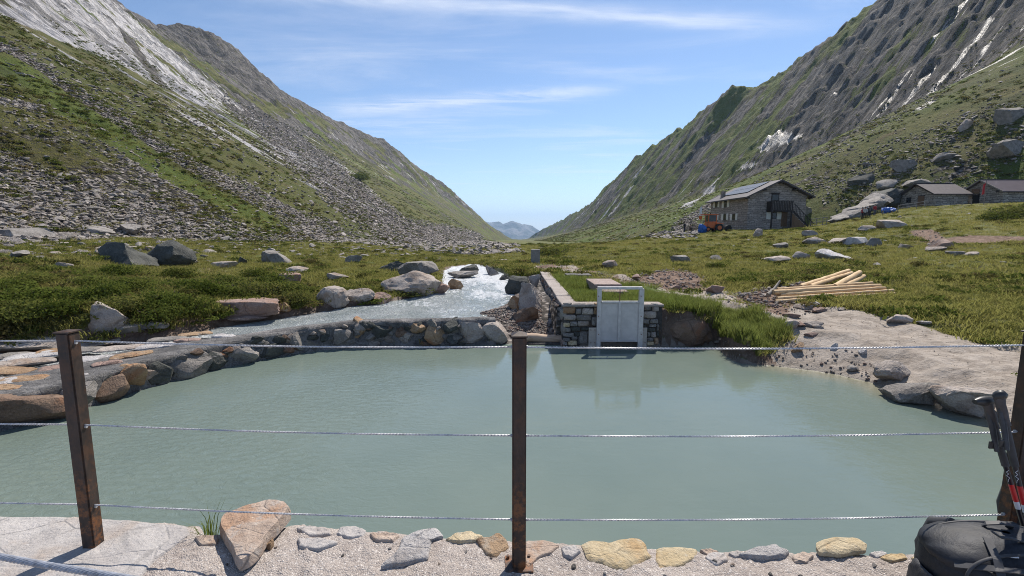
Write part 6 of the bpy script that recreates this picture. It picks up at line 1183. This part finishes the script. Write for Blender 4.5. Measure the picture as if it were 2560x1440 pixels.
# ------------------------------------------------------------------ foreground wall
WT = 1.5
EDGE_PX = [(-500,1285),(-200,1290),(0,1298),(200,1302),(400,1312),(480,1322),(500,1348),(560,1342),(640,1330),(740,1318),(830,1326),(920,1336),(1000,1340),(1110,1346),(1290,1362),(1450,1368),(1650,1378),(1800,1384),(2000,1388),(2300,1392),(2700,1400),(3100,1408)]
EDGE = np.array([at_z(a, b, WT)[:2] for a, b in EDGE_PX])
def edge_y(x): return np.interp(x, EDGE[:, 0], EDGE[:, 1])
def top_n(x, y): return .016 * fbm(x * 3.2, y * 3.2, 4, 401) + .007 * fbm(x * 17, y * 17, 3, 402) + .0045 * fbm(x * 60, y * 60, 3, 403)
def front_wall():
    xs = np.linspace(-3.6, 3.8, 1050); vs_ = np.concatenate([np.linspace(0, .25, 14)[:-1], np.linspace(.25, 1, 110), 1 + np.linspace(.02, .4, 16)]); X, V = np.meshgrid(xs, vs_, indexing='ij'); x = X.ravel(); v = V.ravel()
    ey = edge_y(x) + .055 + .02 * fbm(x * 6, x * 0, 4, 405); t = np.clip(v, 0, 1); y = 1.0 + (ey - 1.0) * t; z = WT + top_n(x, y) - .028 * sst(t, .93, 1.0) ** 2
    over = np.clip(v - 1, 0, 1); y = y + .05 * np.sin(np.minimum(over * 4, 1.57)); z = z - over * 4.2 - np.where(over > 0, .0, 0)
    # the pale slab on the left lies higher than the mortar
    me, _ = grid_mesh('mortar', np.stack([x, y, z], -1).reshape(X.shape + (3,)))
    e = thing('stone_parapet', 'low foreground wall top of coarse mortar and set stones', 'wall', (0, 1.6, 0)); obj('mortar_bed', smooth(me), 'mortar', e)
    MB().box(-3.6, .4, .2, 3.8, 1.02, WT - .02).build('wall_body', 'mortar', e)
    def flat(name, px, mat, thick, seed, tilt=(0, 0), sink=.0, label=None, rings=12, bev=.18, rough=.25, zlev=WT):
        P = np.array([at_z(a, b, zlev)[:2] for a, b in px]); c = P.mean(0); zc = WT + float(top_n(c[:1], c[1:2])[0]) + (zlev - WT)
        o = obj(name, pad_stone([tuple(p - c) for p in P], thick, (c[0], c[1], zc - sink), (1, 0, 0), (0, 1, 0), (0, 0, 1), seed, rings, 7, bev, rough, tilt), mat, e)
        if label: o['label'] = label
        return o
    flat('stone', [(-160,1440),(-150,1300),(0,1292),(140,1296),(300,1306),(420,1314),(482,1318),(478,1338),(430,1372),(390,1400),(350,1450),(300,1500),(100,1500)], 'rock_fggrey', .035, 3001, (0, 0), .004, 'wide light grey granite slab under the left post', 20, .06, .22)
    flat('stone', [(600,1420),(585,1400),(575,1370),(545,1330),(560,1302),(600,1285),(660,1270),(715,1272),(735,1285),(712,1310),(680,1340),(655,1375),(625,1410)], 'rock_fgtan', .040, 3002, (.03, .07), -.002, 'tan triangular slab standing proud of the wall', 14, .07, .16, WT + .035)
    flat('stone', [(664,1372),(668,1352),(684,1352),(686,1366),(676,1378)], 'rock_orange', .03, 3003, label='small bright orange pebble beside the triangular slab')
    flat('stone', [(840,1340),(850,1322),(890,1318),(918,1330),(912,1346),(870,1350)], 'rock_fggrey', 0.015, 3004)
    flat('stone', [(948,1420),(985,1390),(1010,1345),(1050,1326),(1085,1322),(1112,1344),(1078,1352),(1072,1400),(1040,1402),(1000,1412)], 'rock_white', 0.017, 3005, label='white granite stone with a long pointed tail')
    flat('stone', [(1110,1350),(1140,1334),(1180,1330),(1212,1344),(1190,1352),(1150,1356)], 'rock_yellow', 0.015, 3006)
    flat('stone', [(1188,1350),(1222,1346),(1248,1334),(1266,1350),(1270,1372),(1235,1400),(1212,1384)], 'rock_orange', 0.016, 3007, label='orange and white stone left of the middle post')
    flat('stone', [(1314,1356),(1360,1354),(1400,1366),(1380,1384),(1345,1398),(1318,1424),(1308,1400)], 'rock_fgtan', 0.010, 3008, label='flat tan slab right of the middle post')
    flat('stone', [(1446,1362),(1480,1356),(1520,1362),(1560,1352),(1604,1350),(1616,1366),(1632,1396),(1600,1412),(1560,1430),(1510,1412),(1464,1400)], 'rock_yellow', 0.018, 3009, label='large yellow stone in the wall top')
    flat('stone', [(1640,1372),(1690,1370),(1745,1374),(1742,1394),(1700,1420),(1652,1424),(1638,1400)], 'rock_yellow', 0.015, 3010, label='cream stone right of the large yellow stone')
    flat('stone', [(1760,1396),(1770,1384),(1812,1384),(1822,1402),(1790,1416)], 'rock_fggrey', 0.013, 3011)
    flat('stone', [(1838,1392),(1880,1376),(1940,1364),(1972,1380),(1960,1396),(1900,1400)], 'rock_white', 0.020, 3012, (.0, .0), -.005, 'whitish tilted slab at the wall edge')
    flat('stone', [(2035,1376),(2045,1360),(2090,1352),(2140,1354),(2168,1370),(2165,1386),(2100,1396),(2050,1392)], 'rock_yellow', 0.020, 3013, (0, 0), -.01, 'rounded golden stone at the wall edge', 12, .45, .15)
    flat('stone', [(2198,1396),(2220,1386),(2262,1386),(2272,1398),(2230,1406)], 'rock_yellow', 0.010, 3014)
    flat('stone', [(2310,1400),(2380,1390),(2450,1398),(2430,1420),(2350,1424)], 'rock_fggrey', 0.015, 3015)
    for k, (px, m) in enumerate([([(738,1322),(780,1318),(832,1326),(828,1342),(770,1346)],'rock_fggrey'),([(922,1338),(960,1334),(1000,1340),(985,1356),(940,1356)],'rock_fgtan'),([(1402,1372),(1440,1366),(1452,1384),(1430,1398),(1408,1392)],'rock_fggrey'),([(1978,1390),(2010,1380),(2034,1390),(2020,1406),(1988,1406)],'rock_fgtan'),([(2274,1396),(2310,1388),(2330,1398),(2300,1408)],'rock_yellow'),([(1748,1376),(1778,1372),(1800,1382),(1770,1388)],'rock_fgtan'),([(1820,1386),(1850,1380),(1862,1390),(1836,1396)],'rock_fggrey'),([(488,1350),(520,1344),(548,1350),(540,1368),(500,1370)],'rock_fgtan'),([(2172,1384),(2200,1378),(2222,1388),(2196,1396)],'rock_fggrey'),([(740,1350),(800,1350),(850,1362),(800,1380),(750,1374)],'rock_fggrey')]): flat('stone', px, m, .012, 3050 + k, rough=.4)
    r = np.random.default_rng(9); n = 0; big = [rock_mesh(3100 + i, (1, .85, .7), 1, cuts=6) for i in range(3)]
    for k in range(46):        # grit that can be picked out one by one
        x = r.uniform(-2.2, 2.2); y = r.uniform(1.72, float(edge_y(np.array([x]))[0]) - .04); s = r.uniform(.012, .028); o = obj('grit', big[k % 3].copy() if k < 6 else GR[(k % 6)], ['rock_fggrey', 'rock_grey', 'rock_fgtan'][k % 3], e)
        if k < 6: GR.append(o.data)
        o.scale = (s, s, s); o.location = (x, y, WT + float(top_n(np.array([x]), np.array([y]))[0]) + s * .15); o.rotation_euler = (0, 0, r.uniform(0, 6))
    t = MB().box(-4.5, -5, 1.2, 4.5, .4, WT - .03).build('terrace', 'mortar', None); tag(t, kind='structure')
GR = []
front_wall()
# ------------------------------------------------------------------ cable fence
def strand_cable(mb, pts, r, strands, pitch, seg, tube_n=5):
    """twisted wire rope along a polyline"""
    P = resample([tuple(map(float, p)) for p in pts], seg); d = np.gradient(P, axis=0); d /= np.linalg.norm(d, axis=1)[:, None]; up = np.array((0, 0, 1.0)); a = np.cross(d, up); a /= np.linalg.norm(a, axis=1)[:, None]; b = np.cross(a, d); s = np.arange(len(P)) * seg
    for k in range(strands):
        ph = 2 * math.pi * (k / strands + s / pitch); Q = P + r * .62 * (a * np.cos(ph)[:, None] + b * np.sin(ph)[:, None]); mb.tube([tuple(q) for q in Q], r * .42 if strands > 4 else r * .5, tube_n, True)
def cable_fence():
    B = [at_z(235, 1368, WT), at_z(1297, 1411, WT), at_z(2510, 1396, WT)]; e = thing('cable_fence', 'fence of rusty square posts with three steel cables on the wall', 'fence', tuple(B[1]))
    hw = .031; H = 1.09; lab = ['rusty left post with flat cap', 'rusty middle post with small pyramid cap', 'dark rusty post at the right picture edge']
    for i, p in enumerate(B):
        z0 = WT + float(top_n(p[:1], p[1:2])[0]); o = obj('post', MB().box(-hw, -hw, -.02, hw, hw, H).mesh('post', .006, 2, 40), 'rust', e); o.location = (p[0], p[1], z0); o.rotation_euler = (0, 0, [.0, 0.03, 0][i]); o['label'] = lab[i]
        c = obj('cap', MB().add([(-hw - .004, -hw - .004, H), (hw + .004, -hw - .004, H), (hw + .004, hw + .004, H), (-hw - .004, hw + .004, H), (-hw - .004, -hw - .004, H + .006), (hw + .004, -hw - .004, H + .006), (hw + .004, hw + .004, H + .006), (-hw - .004, hw + .004, H + .006), (0, 0, H + (.022 if i else .013))], [(0, 3, 2, 1), (0, 1, 5, 4), (1, 2, 6, 5), (2, 3, 7, 6), (3, 0, 4, 7), (4, 5, 8), (5, 6, 8), (6, 7, 8), (7, 4, 8)]).mesh('cap'), 'rust', o, True)
        obj('base_plate', MB().box(-.065, -.055, -.02, .065, .055, .006).mesh('plate', .002), 'rust', o, True)
        for sx in (-1, 1): obj('bolt', MB().tube([(sx * .05, .035, .0), (sx * .05, .035, .02)], .008, 6).mesh('bolt'), 'rust', o, True)
        for zc in (1.04, .632, .225):
            obj('grommet', MB().tube([(-hw - .006, 0, zc), (hw + .006, 0, zc)], .0075, 8).mesh('grommet'), 'cable', o, True)
    for zc in (1.04, .632, .225):
        mb = MB(); L = B[0] + (B[0] - B[1]) * .9; Rr = B[2] + (B[2] - B[1]) * .5; pts = [L, B[0], B[1], B[2], Rr]; P = []
        for a, b in zip(pts[:-1], pts[1:]):
            for k in range(12): t = k / 12; q = a + (b - a) * t; P.append((q[0], q[1], WT + zc - .012 * math.sin(math.pi * t)))
        strand_cable(mb, P, .0046, 3, .045, .011, 4); mb.build('cable', 'cable', e, sm=60)
    # slack cable close to the camera at lower left
    a, b = at_y(-160, 1362, .78), at_y(420, 1462, .69); m = (a + b) / 2; mb = MB(); strand_cable(mb, [a + (a - b) * 1.2, a, m - np.array((0, 0, .003)), b, b + (b - a) * .6], .0056, 6, .05, .004, 7); o = mb.build('steel_cable', flat_mat('old galvanised rope', (.30, .32, .37), .5, .25, .35, 80), None, sm=60); tag(o, 'thick twisted steel cable close up at the lower left corner', 'cable')
cable_fence()
# ------------------------------------------------------------------ rucksacks and trekking poles
def superring(cx, cy, z, rx, ry, n=40, p=3.0, seed=0, amp=.02):
    out = []
    for k in range(n):
        t = 2 * math.pi * k / n; c, s = math.cos(t), math.sin(t); x = abs(c) ** (2 / p) * (1 if c > 0 else -1); y = abs(s) ** (2 / p) * (1 if s > 0 else -1)
        w = 1 + amp * float(fbm(np.array([x * 2 + seed]), np.array([y * 2 + z * 9]), 3, seed)[0]) * 3; out.append((cx + rx * x * w, cy + ry * y * w, z))
    return out
def fold_mesh(rings, seed, amp, fx, fz, sub=3):
    """skin a stack of rings finely and work folds into the cloth"""
    Rg = np.array(rings); m, n = Rg.shape[:2]; u = np.linspace(0, m - 1, m * sub); out = np.zeros((len(u), n * sub + 1, 3)); v = np.linspace(0, n, n * sub + 1); Rc = np.concatenate([Rg, Rg[:, :1]], 1)
    tmp = np.stack([np.stack([np.interp(u, np.arange(m), Rc[:, k, c]) for c in range(3)], -1) for k in range(n + 1)], 1)
    for i in range(len(u)): out[i] = np.stack([np.interp(v, np.arange(n + 1), tmp[i, :, c]) for c in range(3)], -1)
    for _ in range(3): out[1:-1] = .5 * out[1:-1] + .25 * (out[2:] + out[:-2])
    for _ in range(2): c = out[:, :-1]; c = .5 * c + .25 * (np.roll(c, 1, 1) + np.roll(c, -1, 1)); out = np.concatenate([c, c[:, :1]], 1)
    ctr = out[:, :-1].mean((0, 1)); d = out - ctr; d /= np.linalg.norm(d, axis=2)[..., None] + 1e-9
    P = out.reshape(-1, 3); q = P[:, 0] * fx + P[:, 1] * fx * .7; w = P[:, 2] * fz + P[:, 1] * fz * .5
    f = (ridged(q, w, 3, seed) - .6) * 1.6 + .6 * fbm(q * .5 + 3, w * .5, 3, seed + 4) + .35 * fbm(q * 3, w * 3, 3, seed + 5)
    f = f.reshape(out.shape[:2]); f[:, -1] = f[:, 0]; out = out + d * (f * amp)[..., None]
    me, _ = grid_mesh('cloth', out); bm = bmesh.new(); bm.from_mesh(me); bmesh.ops.remove_doubles(bm, verts=bm.verts, dist=1e-5); bmesh.ops.recalc_face_normals(bm, faces=bm.faces); bm.to_mesh(me); bm.free(); return smooth(me, 75)
def ribbon(pts, w, t=.0025):
    """flat webbing strap along points, its broad side turned outwards"""
    P = resample([tuple(map(float, p)) for p in pts], .012); d = np.gradient(P, axis=0); d /= np.linalg.norm(d, axis=1)[:, None]; up = np.array((0, 0, 1.0)); s = np.cross(d, P - P.mean(0) + np.array((0, .0, .12))); s /= np.linalg.norm(s, axis=1)[:, None] + 1e-9; n = np.cross(s, d)
    return MB().loft([[tuple(p + a * w / 2 + b * t), tuple(p - a * w / 2 + b * t), tuple(p - a * w / 2 - b * t), tuple(p + a * w / 2 - b * t)] for p, a, b in zip(P, s, n)])
def rucksack(name, label, loc, rotz, W, D, H, seed, big):
    e = thing(name, label, 'rucksack', loc, 'rucksacks', rotz); rings = []
    for v, a, b, oy in ((0, .86, .82, 0), (.06, .98, .96, 0), (.25, 1.02, 1.02, 0), (.5, 1.0, 1.0, 0), (.68, .98, .95, .01), (.80, .93, .88, .012), (.88, .84, .78, .015), (.945, .68, .62, .02), (.985, .44, .40, .02), (1.0, .12, .1, .02)): rings.append(superring(.0, oy, v * H, W / 2 * a, D / 2 * b, 44, 2.7, seed))
    obj('main_bag', fold_mesh(rings, seed, .008, 9, 14), 'pack', e, True)
    rings = []
    for v, a in ((.70, 1.03), (.76, 1.06), (.84, 1.02), (.92, .86), (.99, .62), (1.03, .34), (1.04, .05)): rings.append(superring(.0, .012, v * H, W / 2 * a * .93, D / 2 * a * .9, 44, 2.7, seed + 1))
    if big: obj('top_lid', fold_mesh(rings, seed + 9, .008, 10, 10), 'pack', e, True)
    rings = []
    for v, a in ((.06, .7), (.10, .92), (.2, 1.0), (.38, 1), (.55, .96), (.66, .84), (.72, .5)): rings.append(superring(0, -D * .44, v * H, W * .37 * a, D * .17 * a, 30, 2.9, seed + 3))
    obj('front_pocket', fold_mesh(rings, seed + 3, .010, 18, 22), 'pack2', e, True)
    for sx in (-1, 1):
        rings = []
        for v, a in ((.04, .7), (.1, 1), (.3, 1.02), (.5, .85), (.52, .6)): rings.append(superring(sx * W * .47, 0, v * H, W * .09 * a, D * .3 * a, 20, 2.6, seed + 5 + sx))
        obj('side_pocket', fold_mesh(rings, seed + 6 + sx, .008, 22, 20), 'pack2', e, True)
        ribbon([(sx * W * .32, -D * .60, H * .10), (sx * W * .34, -D * .645, H * .35), (sx * W * .33, -D * .60, H * .62), (sx * W * .30, -D * .50, H * .80), (sx * W * .26, -D * .34, H * .96), (sx * W * .2, -D * .1, H * 1.05)], .026).build('compression_strap', 'strap', e, local=True)
        ribbon([(sx * W * .50, -D * .30, H * .66), (sx * W * .45, -D * .45, H * .64), (sx * W * .33, -D * .60, H * .60)], .02).build('side_strap', 'strap', e, local=True)
        MB().tube([(sx * W * .22, D * .30, H * .95), (sx * W * .24, D * .50, H * .8), (sx * W * .27, D * .58, H * .45), (sx * W * .3, D * .48, H * .1)], .024, 8, True, [.02, .03, .03, .016]).build('shoulder_strap', 'strap', e, sm=60, local=True)
        MB().box(sx * W * .335 - .018, -D * .665, H * .42, sx * W * .335 + .018, -D * .63, H * .50).build('buckle', 'plastic', e, .004, local=True)
    MB().tube([(math.cos(t) * W * .40, -D * .10 - math.sin(t) * D * .385, H * (.845 - .04 * math.sin(t))) for t in np.linspace(.1, math.pi - .1, 24)], .0045, 5).build('zip', 'plastic', e, sm=60, local=True)
    ribbon([(-.05, D * .18, H * 1.0), (-.045, D * .12, H * 1.09), (0, D * .1, H * 1.12), (.045, D * .12, H * 1.09), (.05, D * .18, H * 1.0)], .02).build('grab_handle', 'strap', e, local=True)
    ribbon([(.03, -D * .1, H * 1.03), (-.03, -D * .14, H * 1.09), (-.08, -D * .16, H * 1.11), (-.11, -D * .15, H * 1.17)], .014).build('loose_strap', 'strap', e, local=True)
    MB().tube([(.03 + .11 * math.cos(t), -D * .61 - .012 * math.cos(2 * t), H * .66 + .045 * math.sin(t)) for t in np.linspace(0, 2 * math.pi, 20)], .0045, 6).build('elastic_cord', 'pack2', e, sm=60, local=True)
    MB().box(-.035, -D * .655, H * .50, .03, -D * .645, H * .515).build('reflective_tab', 'polewhite', e, local=True)
    MB().tube([(-.10, -D * .30, H * .985), (-.06, -D * .31, H * .99)], .004, 6).build('zip_puller', 'polewhite', e, sm=60, local=True)
    for yy, q in ((-.34, .90), (.30, .92)):
        MB().tube([(W * .44 * math.cos(t), D * yy * (1 - .12 * math.sin(t)), H * (.60 + (1.035 if big else .96) * .40 * math.sin(t) ** .6)) for t in np.linspace(.12, math.pi - .12, 26)], .006, 6).build('seam_piping', 'strap', e, sm=60, local=True)
    ribbon([(-W * .46, -D * .22, H * .78), (-W * .3, -D * .40, H * .90), (0, -D * .47, H * .93), (W * .3, -D * .40, H * .90), (W * .46, -D * .22, H * .78)], .022).build('lid_strap', 'strap', e, local=True)
    MB().box(-.03, -D * .53, H * .89, .03, -D * .47, H * .965).build('buckle', 'plastic', e, .006, local=True)
    return e
p1 = at_y(2452, 1330, 1.70); rucksack('rucksack', 'big black rucksack lying on the wall in the lower right corner', (p1[0] + .09, 1.68, WT), -.12, .53, .36, p1[2] - WT - .012, 11, True)
p2 = at_y(2560, 1195, 2.02); rucksack('rucksack', 'second black rucksack standing against the right post', (p2[0] + .15, 1.98, WT), .3, .36, .26, .50, 23, False)
def poles():
    def pole(name, label, tip_px, foot_px, Y0, Y1, head, seed):
        A, B = at_y(*tip_px, Y0), at_y(*foot_px, Y1); d = (B - A) / np.linalg.norm(B - A); B = A + d * ((WT - .0 - A[2]) / d[2]); ln = np.linalg.norm(B - A); e = thing(name, label, 'trekking pole', tuple(B), 'trekking poles'); q = lambda s: A + d * s
        MB().tube([q(0), q(.012), q(.035), q(.07), q(.10), q(.125)], .014, 12, True, [.016, .019, .0165, .0175, .0165, .018]).build('grip', 'grip', e, sm=60)
        MB().tube([A + np.array(head) * -.035, A + np.array(head) * .0, A + np.array(head) * .03, A + np.array(head) * .058], .02, 10, True, [.015, .021, .02, .011]).build('grip_head', 'plastic', e, sm=60)
        MB().tube([q(.125), q(.30)], .0135, 12).build('foam_grip', 'strap', e, sm=60); sh = MB().tube([q(.30), q(.385)], .0095, 12).build('upper_shaft', 'poleblue', e, sm=60); MB().tube([q(.385), q(.465)], .0096, 12).build('red_shaft', 'polered', e, sm=60); MB().tube([q(.465), q(.50)], .0096, 12).build('white_band', 'polewhite', e, sm=60); MB().tube([q(.50), q(ln - .05)], .0085, 12).build('lower_shaft', 'poleblue', e, sm=60); MB().tube([q(ln - .05), q(ln)], .006, 8, True, [.007, .003]).build('tip', 'cable', e, sm=60)
        # white zigzag mark on the dark upper shaft
        mk = MB(); v = -np.array(q(.34)) + np.array((0, 0, CAMZ)); v /= np.linalg.norm(v); v = v - d * v.dot(d); v /= np.linalg.norm(v); sd_ = np.cross(d, v); c = q(.342) + v * .0103
        Z = [(-.0055, -.026), (.0035, -.017), (-.002, -.009), (.0058, .0), (-.002, .010), (.004, .018), (.006, .028)]
        for (a0, b0), (a1, b1) in zip(Z[:-1], Z[1:]): mk.tube([c + sd_ * a0 + d * b0 - v * abs(a0) * .25, c + sd_ * a1 + d * b1 - v * abs(a1) * .25], .0011, 4)
        mk.build('zigzag_mark', 'polewhite', sh)
        w = A + d * .03; L_ = np.cross(d, (0, 1, 0)); L_ /= np.linalg.norm(L_); pts = []
        for t in np.linspace(0, 1, 16): pts.append(w + d * (.19 * math.sin(t * math.pi) ** .8) + np.array((-.045 * math.sin(t * 3.14) + .012 * (t - .5), -.028 * math.sin(t * 3.14), 0)))
        MB().tube(pts, .008, 6).build('wrist_strap', 'strap', e, sm=60); c = q(.19) + np.array((-.05, -.02, 0)); MB().box(c[0] - .012, c[1] - .004, c[2] - .02, c[0] + .010, c[1] + .004, c[2] + .012).build('strap_buckle', 'plastic', e, .002)
    pole('trekking_pole', 'black trekking pole with red section, its grip upright', (2497, 990), (2560, 1262), 1.86, 1.80, (.25, -.2, .35), 1); pole('trekking_pole', 'black trekking pole with grip head turned to the left', (2466, 1002), (2551, 1290), 1.90, 1.86, (-.95, -.1, -.05), 2)
poles()
# ------------------------------------------------------------------ grass tuft in the gap of the wall
def wall_tuft():
    p = at_z(525, 1342, WT - .03); o = obj('grass_tuft', tuft_mesh(4001, 46, .17, .035, .0022, .65), 'lush'); o.location = p; tag(o, 'thin green grass tuft growing in the wall gap left of the triangular slab', 'grass tuft')
wall_tuft()
# ------------------------------------------------------------------ air: the far range fades to blue
def haze():
    m = bpy.data.materials.new('valley air'); m.use_nodes = True; nt = m.node_tree; nt.nodes.clear(); o = nt.nodes.new('ShaderNodeOutputMaterial'); v = nt.nodes.new('ShaderNodeVolumePrincipled'); nt.links.new(v.outputs[0], o.inputs['Volume'])
    v.inputs['Color'].default_value = (.48, .70, 1.0, 1); v.inputs['Density'].default_value = 9.0e-5; v.inputs['Anisotropy'].default_value = .3; MAT['haze'] = m
    tag(MB().box(-13000, -13000, -700, 13000, 15500, 520).build('haze', 'haze', None), 'thin bluish air filling the valley', 'haze', None, 'stuff')
haze()
